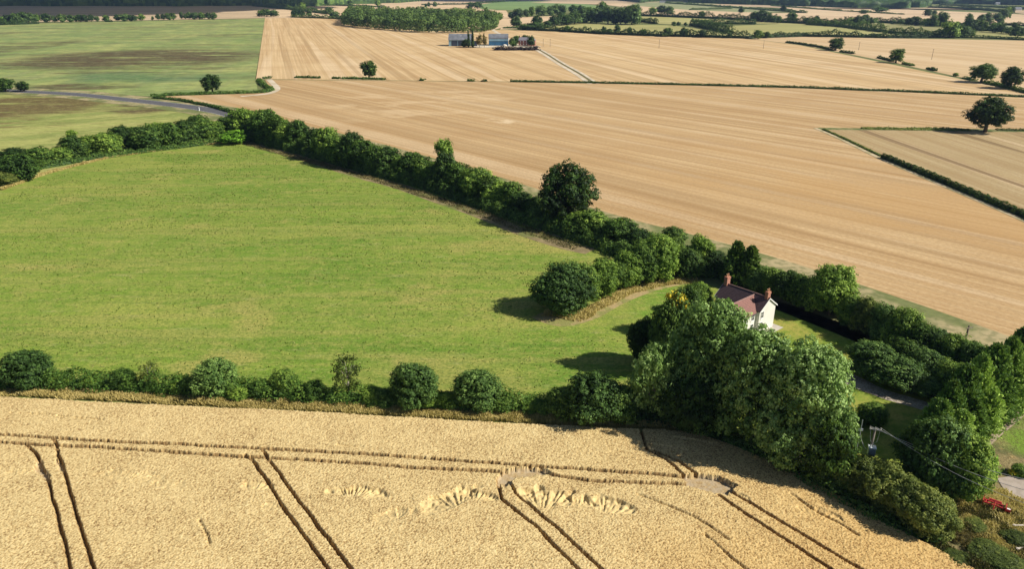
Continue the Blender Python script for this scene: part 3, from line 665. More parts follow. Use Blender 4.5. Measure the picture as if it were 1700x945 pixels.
belt2 = [('midlight1',405,179,236,50),('mid1',425,190,240,40),('mid0',441,184,247,50),('midlight0',462,190,252,42),('mid2',478,206,256,42),('mid0',497,202,258,38),('midlight2',516,220,264,34),('mid1',524,214,268,36),
 ('mid0',543,213,277,46),('mid2',562,222,284,44),('mid1',584,221,290,46),('mid0',604,232,292,44),('mid2',624,240,298,46),('mid1',645,246,300,42),('midlight1',664,256,302,34),('mid0',683,252,308,42),
 ('mid2',704,262,316,44),('midlight0',722,266,320,38),('mid1',738,254,326,48),('mid0',758,270,330,44),('midlight1',776,277,334,42),('mid2',792,280,342,46),('midlight2',812,290,350,42),('midlight0',828,300,354,42),('mid0',848,304,360,44),('mid1',868,316,368,46),('mid1',888,326,372,44),('mid0',905,345,376,40),
 ('midlight2',936,345,392,62),('mid0',960,352,400,46),('mid2',984,347,406,62),('mid1',1006,360,412,44),('mid0',1030,364,420,64),('mid1',1058,378,430,50),('midlight0',1066,396,440,34)]
for i, (k, x, a, b, w_) in enumerate(belt2):
    a += 1+3*math.sin(i*2.3); b -= 12; w_ *= .92+.12*math.sin(i*3.1)
    lab = 'pale green' if 'light' in k else 'deep green'
    tree(k, x, a, b, w_, f'{lab} tree, {ordw(i+1)} from the road bend along the diagonal belt', 'trees in the diagonal belt beside the stubble field', 'belt_tree')
tree('thin',738,232,300,42,'thin tree whose tufted top sticks up above the middle of the diagonal belt',None,'tall_tree')
tree('oak0',938,268,376,106,'largest broad oak with gaps in its crown, rising from the diagonal belt',None,'oak_tree')
tree('mid1',1117,377,412,38,'small dark tree standing behind the belt against the stubble left of the house')
spur = [('near1',935,436,522,98,'big round dark bush at the tip of the spur of trees jutting into the meadow'),
 ('near0',968,436,510,64,'dark bush directly right of the big round bush on the meadow spur'),
 ('nearlight1',1000,428,497,54,'third bush along the meadow spur, upright with lighter leaves'),
 ('near2',1022,432,486,40,'narrow bush in the middle of the meadow spur'),
 ('nearlight0',1042,416,480,54,'fifth bush along the meadow spur, tall and light green'),
 ('near0',1068,402,474,50,'sixth bush along the meadow spur, behind the light green one'),
 ('nearlight2',1095,388,468,66,'tall light green tree where the meadow spur joins the belt')]
for k, x, a, b, w_, lab in spur: tree(k, x, a+2, b-3, w_*.92, lab, 'trees of the spur jutting into the meadow', 'spur_tree')
behind = [('dark',1140,412,462,46),('nearlight0',1163,392,452,46),('dark',1186,415,458,46),('near0',1204,428,462,36),('near1',1262,442,484,40),('near0',1284,444,490,42),('dark',1306,448,500,44),('near2',1328,454,508,42),('near0',1348,464,518,40)]
for i, (k, x, a, b, w_) in enumerate(behind):
    tree(k, x, a, b, w_, f'dark leafy tree, {ordw(i+1)} from the left in the row behind the white farmhouse', 'trees in the row behind the white farmhouse', 'garden_tree')
tree('spruce',1222,402,474,54,'left of two dark pointed conifers behind the house roof','pointed conifers behind the house','conifer',front=.2)
tree('spruce',1245,409,478,52,'right of two dark pointed conifers behind the house roof','pointed conifers behind the house','conifer',front=.2)
tree('nearlight1',1383,440,526,76,'tall rounded light green tree on the lawn edge right of the house',None,'garden_tree')
right = [('near2',1416,490,545,40),('olive',1440,494,556,48),('near1',1470,505,572,50),('near0',1500,512,590,56),('near2',1528,534,604,56),('near1',1556,545,612,54),('near0',1584,556,626,56),('near1',1612,566,640,52),('near2',1500,560,612,54),('near1',1540,580,640,64),('near0',1580,600,660,60)]
for i, (k, x, a, b, w_) in enumerate(right):
    tree(k, x, a, b, w_, f'dark shrubby tree, {ordw(i+1)} rightward between rounded garden tree and conifer screen', 'shrubby trees right of the garden lawn', 'shrubby_tree')
tree('elder',1450,566,628,76,'spreading grey-green orchard tree at the lawn edge left of its neighbour','orchard trees','orchard_tree')
tree('elder',1498,590,648,80,'lower spreading orchard tree hanging over the gravel drive','orchard trees','orchard_tree')
tree('elder',1545,622,662,56,'small orchard tree against the left end of the conifer screen','orchard trees','orchard_tree')
con = [(1722,535,640,58),(1694,543,660,60),(1668,560,682,60),(1642,572,700,60),(1618,588,716,60),(1595,606,732,60),(1572,632,748,58),(1552,662,762,54),(1710,585,668,54),(1684,604,688,54),(1660,622,706,54),(1636,640,724,54),(1612,660,744,54),(1590,680,765,54),(1745,560,650,58)]
for i, (x, a, b, w_) in enumerate(con):
    r_ = 'back' if i < 8 or i == 14 else 'front'
    tree(['conifer','conifer2'][i%2], x, a, b, w_*1.32, f'feathery green conifer in the {r_} rank of the screen, {ordw((i%8)+1)} from the right edge' if i < 14 else 'feathery conifer at the far right end of the screen, cut by the photo edge', 'conifers of the evergreen screen', 'screen_conifer', front=.5)
tree('near1',1556,688,824,104,'massive glossy evergreen bush below the conifer screen, crossed by the power lines',None,'evergreen_bush','bush')
tree('near0',1600,712,832,86,'dark glossy bush at the right shoulder of the massive evergreen',None,'evergreen_bush','bush')
tree('bright',1632,758,808,44,'bright lime green bush at the right foot of the massive evergreen',None,'bush','bush')
ol = [(1395,752,812,66,'near1'),(1432,756,828,76,'olive'),(1470,766,846,80,'olive'),(1505,790,868,82,'olive'),(1538,812,890,76,'olive'),(1562,838,896,50,'olive')]
for i, (x, a, b, w_, k) in enumerate(ol):
    tree(k, x, a, b, w_, f'olive green hawthorn bush, {ordw(i+1)} from the big ash along the corner of the wheat', 'olive hawthorn bushes at the wheat corner', 'hawthorn_bush', 'bush')
tree('bright',1528,806,838,34,'yellow-green bush top between the olive hawthorns and the massive evergreen',None,'bush','bush')
tree('near0',1448,668,706,46,'small leafy bush on the lawn just behind the transformer pole',None,'bush','bush')
tree('near0',1418,690,712,30,'tiny bush beside the big ash at the lawn edge',None,'bush','bush')
# cluster before the house
tree('ash1',1180,496,698,158,'left of three large pale ash trees, in front of the farmhouse roof','large pale ash trees','ash_tree',front=.35)
tree('ash0',1254,544,738,152,'middle of three large pale ash trees, below the farmhouse gable','large pale ash trees','ash_tree',front=.35)
tree('ash0',1338,566,776,166,'right and biggest of three large pale ash trees, overhanging the wheat','large pale ash trees','ash_tree',front=.35)
tree('near2',1378,690,806,76,'darker tree at the lower right foot of the biggest ash',None,'garden_tree')
tree('dark',1068,526,604,44,'dark round bush left of the yellow-topped evergreen',None,'bush','bush')
e = tree('dark',1116,490,622,62,'dark evergreen with a bright yellow top, left of the ash trees',None,'golden_evergreen')
V_, Q_, t_ = lobes_cloud([(0,.05,.90,.22,.22,.08),(.18,-.1,.86,.13,.13,.07)], 420, .045, up=1.0)
raw_mesh('yellow_top', V_+[0,0,.03], Q_, M['leaf_yellow'], e, tint=t_)
tree('near0',1142,476,560,56,'leafy green tree between the yellow-topped evergreen and the house gable',None,'garden_tree')
tree('nearlight2',1160,468,520,44,'light green shrub against the left end of the farmhouse',None,'garden_shrub','shrub')
tree('birch',1085,568,700,78,'pale feathery tree left of the ash pair at the hedge end',None,'birch_tree')
tree('elder',982,616,704,92,'rounded pale green elder bush at the right end of the long hedge',None,'elder_bush','bush')
tree('dark',940,640,698,56,'dark bush immediately left of the pale elder bush',None,'bush','bush')
tree('dark',1032,640,706,56,'dark bush in the shade between the elder and the feathery tree',None,'bush','bush')
tree('dark',1150,620,722,90,'dark shaded undergrowth tree beneath the left ash crown',None,'understorey_tree')
hedgetrees = [('near1',42,580,654,70,'bushy tree at the left end of the long hedge'),('sparse',252,598,655,42,'small thin tree, second from the left in the long hedge'),
 ('elder',358,594,668,70,'round pale-leaved tree, third from the left in the long hedge'),('near0',472,612,668,44,'small spiky tree, fourth from the left in the long hedge'),
 ('sparse',580,588,672,66,'sparse grey willow with bare pale branches in the middle of the long hedge'),('near1',686,602,686,74,'round tree right of the sparse willow in the long hedge'),
 ('near1',790,612,690,72,'last round tree before the right end of the long hedge')]
for k, x, a, b, w_, lab in hedgetrees: tree(k, x, a, b-9, w_, lab, 'trees growing up out of the long hedge', 'hedge_tree')
for x, a, b, w_, lab in ((615,640,682,40,'light green bush at the right foot of the sparse willow'),(715,650,688,42,'light green bush at the right foot of the round hedge tree'),(400,640,670,44,'low light bush beside the pale-leaved hedge tree')):
    tree('nearlight1', x, a, b-10, w_, lab, 'bushes in the long hedge', 'hedge_bush', 'bush')
for i, (x, a, b, w_, k) in enumerate([(100,616,650,40,'near2'),(150,622,650,34,'nearlight0'),(205,612,652,38,'near0'),(300,624,660,36,'nearlight2'),(432,630,668,36,'near2'),(522,632,672,38,'near0'),(640,646,682,34,'near1'),(742,650,686,34,'nearlight0'),(838,652,690,40,'near2'),(880,660,692,34,'nearlight1'),(905,664,696,36,'near0')]):
    tree(k, x, a, b-5, w_, f'low bramble bush swelling from the long hedge, {ordw(i+1)} from the left', 'low bushes swelling from the long hedge', 'hedge_bush', 'bush')
# lone trees
for k, x, a, b, w_, lab in [('oak1',353,123,154.5,36,'lone tree at the bottom edge of the striped green field above the road'),
  ('oak2',613,100.5,130,31,'lone dark round tree on the thin hedge line between stubble fields, left of centre'),
  ('oak0',1635,158,219,70,'large lone dark oak at the point where the drilled field margin runs, right side'),
  ('oak1',1629,105,136.5,46,'left tree of the pair near the right edge above the large oak'),
  ('oak1',1677,110,147,40,'right tree of the pair near the right edge above the large oak'),
  ('oak2',1387,62,83.5,27,'small round tree on the upper sloping hedge, right of the farm'),
  ('oak2',1487,80,104,28,'small round tree farther down the upper sloping hedge'),
  ('oak2',10,129,152,34,'left of two trees beside the road at the left edge'),
  ('oak2',39,135,152,24,'right of two trees beside the road at the left edge')]:
    tree(k, x, a, b, w_, lab, 'lone trees in the fields', 'field_tree')
tree('farlight0',1586,121,126.5,9,'tiny bush on the upper sloping hedge line left of the tree pair',None,'bush','bush')
# far trees: (x, top, base, width)
rows = {
 'far tree line beyond the striped green field': [(4,28,40,12),(14,26,39,14),(26,24,39,16),(38,22,38.5,18),(50,23,38,16),(62,25,37.5,10),(76,24,36.5,16),(91,27,37,9),(104,25,37,13),(117,26,36.5,12),(127,27,36,8),(134,25.5,36,11),(143,26,36,9),(152,25.5,35.5,11),(162,28,35.5,6),(177,26,35.5,10),(195,25,35,8),(208,24.5,35,15),(218,26,35,9),(224,26,35,8),(235,24.5,34.5,10),(254,28,33,4),(263,24,33,7),(271,24.5,32.5,6),(279,23,33,10),(288,23,32.5,9),(302,21,31,5),(308,24,31,6),(314,21,32,8),(324,22,32,13),(334,21.5,32,8),(340,23,31,5),(347,22,31.5,9),(356,22,32,9)],
 'clumps on the far fields left of the wood': [(434,18,27,14),(443,16,27,18),(455,18,27.5,14),(488,18,27,9),(497,16,27.5,20),(513,17,27,9),(502,6,16,11),(546,12.5,23.5,13),(556,20,29.5,15),(581,1,9,10),(627,1,10,8)],
 'scattered far trees above the farm': [(707,7,11.5,5),(712,4,11.5,4),(722,4,11,6),(781,5,14,11),(793,4,14,17),(829,22,34.5,10),(849,21,30.5,10),(861,16,30.5,14),(873,17,28,10),(882,13,27.5,9),(857,29,45.5,16),(899,11,26.5,16),(912,12,25.5,12),(923,8,25,15),(932,10,25,12),(952,9,22,14),(964,10,21,14)],
 'wooded clump above the farm lane': [(892,28,48.5,16),(888,38,49.5,30),(872,41,49.5,20),(908,36,46,14),(920,27,43,20),(932,24,42,22),(944,26,41,18),(954,20,40,22),(966,18,38.5,20),(973,16,38,20),(981,15,38,24),(990,15,38.5,22),(1000,6,37,18),(1009,14,39,26),(1019,16,39.5,20),(1030,15,40,20),(1038,13,40,26),(1049,12,41,26),(1057,11,40,14)],
 'bushes along the hedge below the pastures': [(941,44,53,10),(1002,45,55,8),(1012,49,56,9),(1024,43,55,10),(1045,46,57,8),(1068,49,58,9),(1107,48,60.5,16),(1135,47,60.5,14),(1166,51,62,11),(1258,52,64.5,14),(1273,54,63,9),(1210,55,63,8)],
 'trees along the far pasture hedges': [(1083,13,23,12),(1098,10,22.5,16),(1111,12,23,12),(1164,20,29.5,11),(1230,12,22,9),(1300,10,19.5,9),(1252,21,36,13),(1265,19,36.5,19),(1276,23,36,8),(1284,27,37,8),(1293,28,38,9),(1313,22,37,15),(1336,31,39,10),(1355,27,40,9),(1118,37,43,8),(1126,37,43,7),(1138,38,43,5)],
 'trees of the right far hedgerows': [(1412,31,40,14),(1424,27,40.5,16),(1434,26,40,14),(1446,30,40,16),(1483,34,40,8),(1495,33,40.5,13),(1508,31,42,13),(1519,29,42,18),(1536,32,43,14),(1549,26,43.5,13),(1561,22,43,16),(1540,17,26.5,11),(1550,18,26,8),(1433,17,22.5,13),(1460,13,19.5,22)],
 'dark grove by the right edge': [(1576,37,62.5,28),(1590,42,62,22),(1600,46,62,18),(1606,25,48,12),(1609,31,50,18),(1620,44,52,14),(1629,36,52,14),(1612,50,62,11),(1628,25,38,11),(1638,23,37,13),(1654,23,34.5,12),(1659,30,39,12),(1665,16,32.5,12),(1672,13,30,10),(1677,12,24,10),(1648,40,54,20),(1662,42,55,16),(1674,46,57,14),(1689,45,62,24),(1682,40,56,9)],
}
for g, lst in rows.items():
    for i, (x, a, b, w_) in enumerate(sorted(lst)):
        k = ('farlight%d' if (i*7) % 5 == 0 else 'far%d') % (i % 3)
        tree(k, x, a-1, b, w_*1.1, f'small tree, {ordw(i+1)} from left, {g}', g, 'far_tree')
# ------------------------------------------------------------------ hedges
def resample(P, step):
    P = np.array(P); d = np.r_[0, np.cumsum(np.linalg.norm(np.diff(P, axis=0), axis=1))]; n_ = max(2, int(d[-1]/step)); t = np.linspace(0, d[-1], n_)
    return np.stack([np.interp(t, d, P[:, 0]), np.interp(t, d, P[:, 1])], 1), t, d[-1]
def hedge(px, h, wd, leaf, label, mat='leaf', name='hedge', vary=.35, group='hedges', dens=1.6, cap=90000, cat='hedge', stuff=False, coarse=12.):
    P, t, Ln = resample([at(x, y)[:2] for x, y in px], .5)
    n_ = int(min(cap, Ln*(wd+2*h)/(leaf*leaf)*dens))
    s = rng.random(n_)*(len(P)-1); i0 = s.astype(int); f = (s-i0)[:, None]
    C = P[i0]*(1-f)+P[np.minimum(i0+1, len(P)-1)]*f; T = P[np.minimum(i0+1, len(P)-1)]-P[i0]; T /= np.linalg.norm(T, axis=1)[:, None]+1e-9
    al = s/(len(P)-1)*Ln; sd = int(abs(px[0][0]*7+px[0][1]))
    hh = h*(1-vary/2+vary*vnoise(al, al*0, 1/(coarse*.35), 1, sd)+vary*.6*(vnoise(al, al*0, 1/(coarse*.12), 1, sd+1)-.5))
    ph = rng.random(n_)*math.pi*1.06-.03*math.pi; rad = 1-.25*rng.random(n_)**2+.08*rng.random(n_)
    bump = .16*np.sin(al*2.1/ (wd*.5)+3*np.cos(ph))+.1*np.sin(al*5/(wd*.5)+ph*5); rad = rad*(1+bump*.6)
    cx = np.cos(ph)*wd/2*rad*(1+.3*(vnoise(al, al*0, 1/coarse*2, 1, sd+2)-.5)); cz = np.abs(np.sin(ph))**.75*hh*rad
    NN = np.stack([-T[:, 1], T[:, 0]], 1)
    Pt = np.concatenate([C+NN*cx[:, None], np.maximum(cz, leaf*.1)[:, None]], 1)
    Nr = np.concatenate([NN*np.cos(ph)[:, None]/wd*2, (np.sin(ph)/h)[:, None]], 1); Nr /= np.linalg.norm(Nr, axis=1)[:, None]
    Vv, Qq = leaf_quads(Pt, Nr+rng.normal(size=Nr.shape)*.5+[0, 0, .3], leaf)
    # dense core so that light does not pass
    m = len(P); Vc = []; Fc = []
    k = 0
    Tm = np.gradient(P, axis=0); Tm /= np.linalg.norm(Tm, axis=1)[:, None]+1e-9; Nm = np.stack([-Tm[:, 1], Tm[:, 0]], 1)
    for q in range(0, m, 4):
        for sx, z in ((-.34, 0.), (-.3, .55), (0, .72), (.3, .55), (.34, 0.)):
            p = P[q]+Nm[q]*sx*wd; Vc.append((p[0], p[1], z*h*(1-vary/2)+.01))
        if q: Fc += [((k-1)*5+j, k*5+j, k*5+j+1, (k-1)*5+j+1) for j in range(4)]
        k += 1
    t_ = .42+.3*(rng.random(len(Pt))-.5)+.8*bump*.6+.15*(vnoise(al, al*0, .1, 1, sd+5)-.5)
    if Fc:
        Qall = np.concatenate([Qq, np.array(Fc)+len(Vv)]); Vall = np.concatenate([Vv, np.array(Vc)]); t_ = np.concatenate([t_, np.full(len(Fc), .15)])
    else: Qall, Vall = Qq, Vv
    o = raw_mesh(name, Vall, Qall, M[mat], tint=t_); tag(o, label, cat, group, 'stuff' if stuff else None); return o
hedge([(-250,628),(0,641),(200,646),(300,654),(450,660),(600,668),(750,676),(900,682),(960,688)], 2.5, 3.8, .27, 'long thick bramble hedge between the green meadow and the standing wheat', 'leaf', vary=.6)
hedge([(960,690),(1060,698),(1150,706)], 2.2, 3.5, .27, 'shaded hedge piece continuing under the feathery tree toward the ash pair', 'leaf_dark', vary=.5)
hedge([(1150,712),(1215,738),(1290,772),(1360,815),(1430,855),(1500,885),(1556,900)], 1.6, 2.6, .25, 'low dark undergrowth along the foot of the ash and hawthorn trees at the wheat edge', 'leaf_dark', vary=.7, name='undergrowth', cat='undergrowth')
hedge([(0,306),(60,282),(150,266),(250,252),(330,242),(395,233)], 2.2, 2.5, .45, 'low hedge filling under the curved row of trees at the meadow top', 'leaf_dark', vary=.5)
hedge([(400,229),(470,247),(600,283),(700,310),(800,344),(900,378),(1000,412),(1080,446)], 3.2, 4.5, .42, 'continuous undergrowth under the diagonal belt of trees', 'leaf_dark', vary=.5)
hedge([(960,360),(1040,388),(1130,418),(1220,446),(1320,480),(1440,522),(1540,560),(1640,592)], 1.7, 4.5, .35, 'low grassy hedge on the stubble side behind the belt and the house', 'leaf', vary=.5)
hedge([(1120,455),(1200,462),(1290,482),(1380,514),(1480,556),(1600,610)], 2.4, 3, .32, 'dark hedge closing the garden behind the house', 'leaf', vary=.5)
hedge([(1465,262),(1520,284),(1600,318),(1700,360),(1790,400)], 1.8, 2.6, .4, 'dark clipped hedge on the lower edge of the drilled triangular field', 'leaf_dark', vary=.15)
hedge([(1366,215),(1400,230),(1440,249),(1463,260)], .7, 1.1, .4, 'low scrubby start of the hedge near the tip of the drilled triangular field', 'leaf_olive', vary=.6)
hedge([(1430,213.5),(1500,215),(1560,215),(1610,216.5)], .9, 4, .6, 'grassy bank along the upper edge of the drilled field', 'leaf_olive', vary=.6, name='grass_bank', cat='bank')
hedge([(1655,216),(1700,217),(1760,218)], .9, 3, .6, 'short grassy bank right of the large lone oak', 'leaf_olive', vary=.6, name='grass_bank', cat='bank')
hedge([(430,133),(434,140),(444,146),(452,149.5),(444,152.5),(432,154),(400,155),(350,156.5),(300,158),(250,160.5)], 1.7, 3.6, .7, 'dark crooked hedge along the lower right edge of the striped green field', 'leaf_dark')
hedge([(256,163),(300,167.5),(345,176),(388,188)], 1.5, 2.8, .7, 'low hedge between the curving road and the stubble', 'leaf_dark')
for i, (a, b, y0, y1, w1) in enumerate([(436,452,130.5,129.8,'crook of the dark hedge'),(490,532,129,129.8,'track by the hedge crook'),(552,566,130.5,131,'lone round tree, left side'),(568,640,131,132.3,'foot of the lone round tree'),(697,706,133.5,133.8,'lone round tree, right side'),(776,788,134.7,135,'middle of the thin hedge line'),(800,808,135,135.3,'long solid hedge, its left side')]):
    hedge([(a,y0),(b,y1)], 1.5, 3.0, .8, f'short hedge piece, {ordw(i+1)} from left, by the {w1}', 'leaf_dark', group='broken hedge pieces')
hedge([(847,135.8),(985,138),(1130,141),(1330,146),(1500,152.5),(1700,161.5),(1850,168)], 1.4, 2.2, .6, 'long straight dark hedge crossing between the two right stubble fields', 'leaf_dark', vary=.3)
hedge([(1305,70.5),(1330,73.5),(1360,78.5),(1384,84)], 2.2, 3, 1.0, 'dark hedge up to the small round tree, top of the sloping line', 'leaf_dark')
for i, (a, b, y0, y1) in enumerate([(1395,1418,86,89.5),(1457,1483,96,102.5),(1499,1516,106,109.5),(1539,1554,114.5,118)]):
    hedge([(a,y0),(b,y1)], 2.0, 3, 1.0, f'short dark hedge piece, {ordw(i+1)} from the top along the sloping hedge line on the right', 'leaf_dark', group='short hedge pieces on the slope')
hedge([(1600,130),(1618,133.5)], 1.4, 5, .9, 'scrub at the left foot of the tree pair near the right edge', 'leaf_dark')
hedge([(1634,138),(1660,143.5),(1700,153.5),(1800,176)], 2.6, 4, .8, 'thick dark hedge under the tree pair near the right edge', 'leaf_dark')
FH = 'far hedges'
fh = [([(868,49.5),(930,52),(1000,56.5),(1080,59.5),(1160,61.5),(1240,63.5),(1330,60.5),(1400,61.5),(1470,63),(1560,62.5)],3.6,6,'far bushy hedge along the top of the big farm stubble field'),
 ([(1560,62),(1640,63.5),(1700,66.5),(1900,73)],1.8,3,'far thin hedge running to the right edge above the pale stubble'),
 ([(1065,26.5),(1110,28),(1160,30),(1240,33.5),(1290,37),(1350,40),(1400,42.5)],5,8,'far tall hedge across the top of the pastures'),
 ([(1148,42),(1180,39.5),(1255,40)],4,7,'short far hedge between two pastures'),
 ([(1148,42),(1165,45),(1185,50),(1214,55.5)],5,8,'far hedge slanting down between pastures'),
 ([(1340,41),(1400,45),(1440,50),(1470,54)],5,8,'far hedge slanting right of the pastures'),
 ([(1400,37),(1450,37.5),(1490,38.5),(1560,43),(1600,45)],4,8,'far hedge right of the pointed thicket'),
 ([(1475,55),(1520,57),(1560,59.5)],4,7,'short far hedge left of the dark grove'),
 ([(1600,39),(1650,41),(1700,43.5),(1900,50)],3,6,'far dark hedge line beside the right edge, upper'),
 ([(1610,49),(1650,52),(1700,56),(1800,60)],4,8,'far dark hedge line beside the right edge, lower'),
 ([(1105,5),(1180,10),(1240,14.5),(1338,21.5)],3,8,'far straight dark hedge slanting across the upper fields'),
 ([(1145,16.5),(1215,14.5)],2.5,6,'thin far hedge meeting the slanting one'),
 ([(1280,9.5),(1400,18.5),(1500,24)],2,6,'faint far hedge right of the slanting one'),
 ([(1540,12.5),(1600,13.5),(1665,19.5)],3,8,'far hedge near the small tree top right'),
 ([(1560,8),(1640,11),(1700,15),(1900,20)],3,8,'topmost far hedge at the right'),
 ([(420,9.5),(490,16.5),(545,23)],5,9,'far dark hedge slanting at the upper left of the wood'),
 ([(484,28.5),(530,30),(572,31.5)],3,6,'dark hedge joining the left end of the wood'),
 ([(755,18.5),(779,16.8)],2.5,6,'short far hedge above the wood'),
 ([(700,8),(770,7),(838,2.5)],2.5,8,'far hedge at the top above the wood'),
 ([(480,9.5),(560,9),(640,12)],3,9,'far hedge near the top, left of centre'),
 ([(175,36),(187,36)],2,4,'low bush strip in the far tree line'),
 ([(0,41),(30,40.5),(64,39)],3.5,7,'hedge at the left end of the far tree line'),
 ([(835,47),(868,47)],1.8,4,'low hedge at the top of the farm lane'),
 ([(1065,36),(1090,39.5)],3.6,6,'short hedge right of the wooded clump')]
for p, h_, w_, lab in fh: hedge(p, h_*1.75, w_*1.2, 1.3, lab, 'leaf_far', group=FH, vary=.7, coarse=40)
# tall dry grass and weeds
def grass(name, px, width, n_, h, leaf, mat, label, cat):
    P, t, Ln = resample([at(x, y)[:2] for x, y in px], .5)
    s = rng.random(n_)*(len(P)-1); i0 = s.astype(int); f = (s-i0)[:, None]; nx = np.minimum(i0+1, len(P)-1)
    C = P[i0]*(1-f)+P[nx]*f; T = P[nx]-P[i0]; T /= np.linalg.norm(T, axis=1)[:, None]+1e-9; NN = np.stack([-T[:, 1], T[:, 0]], 1)
    al = s/(len(P)-1)*Ln; off = (rng.random(n_)-.5)*width*(.7+.6*vnoise(al, al*0, .4, 1, 5))
    hh = h*(.5+.8*vnoise(al, off, .6, .6, 9))*(.6+.6*rng.random(n_))
    B = C+NN*off[:, None]; D = np.concatenate([rng.normal(size=(n_, 2))*.3+[-.25, .1], np.ones((n_, 1))], 1); D /= np.linalg.norm(D, axis=1)[:, None]
    Pm = np.concatenate([B, np.zeros((n_, 1))], 1)+D*hh[:, None]*.5
    a = D*hh[:, None]*.5; side = np.cross(D, rng.normal(size=(n_, 3))); side /= np.linalg.norm(side, axis=1)[:, None]; b = side*leaf*.5
    V = np.stack([Pm-a-b*.6, Pm-a+b*.6, Pm+a+b, Pm+a-b], 1).reshape(-1, 3)
    o = raw_mesh(name, V, np.arange(4*n_).reshape(-1, 4), M[mat], tint=.5+.5*(rng.random(n_)-.5)+.3*(vnoise(al, off, .8, .8, 4)-.5)); tag(o, label, cat, kind='stuff'); return o
grass('dry_grass', [(-260,638),(0,652),(225,663),(450,675),(700,688),(900,698),(1060,706),(1130,710)], 2.6, 60000, .75, .10, 'straw', 'tall dry yellow grass along the foot of the long hedge', 'dry grass')
grass('dry_grass', [(0,316),(60,294),(100,282),(180,262),(300,245),(400,234)], 2.2, 9000, .7, .22, 'straw', 'dry grass fringe round the top left of the meadow', 'dry grass')
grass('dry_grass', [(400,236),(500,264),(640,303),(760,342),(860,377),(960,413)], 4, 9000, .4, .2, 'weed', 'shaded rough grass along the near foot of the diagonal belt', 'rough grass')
grass('dry_grass', [(905,520),(960,530),(1000,506),(1050,482),(1120,468),(1160,468)], 3, 7000, .6, .12, 'straw', 'straw coloured grass along the right foot of the meadow spur', 'dry grass')
grass('weeds', [(1130,712),(1200,735),(1290,778),(1400,832),(1480,875),(1560,915),(1640,960)], 3, 16000, .7, .10, 'weed', 'tangled weeds between the shaded trees and the wheat', 'weeds')
grass('weeds', [(1560,850),(1620,870),(1700,900),(1780,930)], 9, 26000, .6, .09, 'weed', 'tangled dry weeds on the rough corner below the red machine', 'weeds')
grass('dry_grass', [(1590,830),(1640,815),(1700,880),(1780,900)], 5, 11000, .55, .09, 'straw', 'straw coloured long grass around the red machine', 'dry grass')
grass('dry_grass', [(1590,870),(1650,860),(1700,885),(1760,930)], 13, 45000, .55, .10, 'straw', 'long dry grass mixed with weeds over the rough corner', 'dry grass')
grass('verge_grass', [(1530,915),(1580,935),(1640,975)], 2.2, 9000, .5, .09, 'straw', 'yellow verge grass at the lower right corner of the wheat', 'grass')
for i, (x, a, b, w_, k, lab) in enumerate([(1600,872,902,46,'brownnear','brownish low scrub bush at the bottom, left in the rough corner'),(1640,888,925,54,'olive','olive scrub bush at the bottom, middle of the rough corner'),(1672,905,945,56,'olive','dark scrub bush at the bottom, right in the rough corner'),(1618,852,880,36,'olive','small olive weed clump left below the red machine'),(1690,870,905,40,'olive','weed clump at the right edge below the red machine'),(1588,905,940,44,'olive','olive weed clump on the wheat verge at the bottom right')]):
    tree(k, x, a, b, w_, lab, None, 'scrub_bush', 'bush', hs=.42)
tree('near0',1695,772,792,26,'small weed patch at the right edge above the gravel',None,'bush','bush')
for x, y, lab in ((1679,790,'left clump of yellow ragwort flowers by the gravel patch'),(1689,792,'right clump of yellow ragwort flowers by the gravel patch')):
    a = at(x, y); V_, Q_, t_ = lobes_cloud([(0,0,.35,.4,.4,.3)], 160, .14, up=1.); r_ = empty('yellow_flowers', (a[0], a[1], .1)); tag(r_, lab, 'flowers', 'yellow flower clumps'); raw_mesh('blossom', V_, Q_, M['leaf_yellow'], r_, tint=t_)
    V_, Q_, t_ = lobes_cloud([(0,0,.2,.38,.38,.2)], 120, .14); raw_mesh('foliage', V_, Q_, M['leaf_bright'], r_, tint=t_)
# tufts of coarser grass and weeds standing in the meadow
mp = [at(x, y)[:2] for x, y in [(30,320),(110,285),(200,262),(390,240),(520,275),(700,335),(850,385),(960,430),(880,470),(900,540),(1040,560),(980,610),(880,650),(600,635),(300,622),(0,606),(-150,590),(-150,400)]]
mA = np.array(mp); q_ = rng.random((150000, 2))*(mA.max(0)-mA.min(0))+mA.min(0)
q_ = q_[inpoly(q_[:,0], q_[:,1], mp)]; q_ = q_[vnoise(q_[:,0], q_[:,1], .05, .12, 91)*.7+vnoise(q_[:,0], q_[:,1], .3, .3, 92)*.5 > rng.random(len(q_))*.9+.15]
D_ = np.concatenate([rng.normal(size=(len(q_),2))*.5, np.ones((len(q_),1))], 1); sz = .07+.13*rng.random(len(q_))**2*(1+q_[:,1]/200)
V_, Q_ = leaf_quads(np.concatenate([q_, (.06+sz*.3)[:,None]], 1), np.cross(D_, rng.normal(size=D_.shape)), sz, 1.3, D_)
M['tuft'] = leafmat('tuft', (.14,.21,.035,1), (.17,.24,.045,1), (.42,.38,.16,1), trans=.4, rough=.8)
o = raw_mesh('grass_tufts', V_, Q_, M['tuft'], tint=rng.random(len(Q_))); tag(o, 'coarse tufts of grass and weeds scattered over the green meadow', 'grass', kind='stuff')
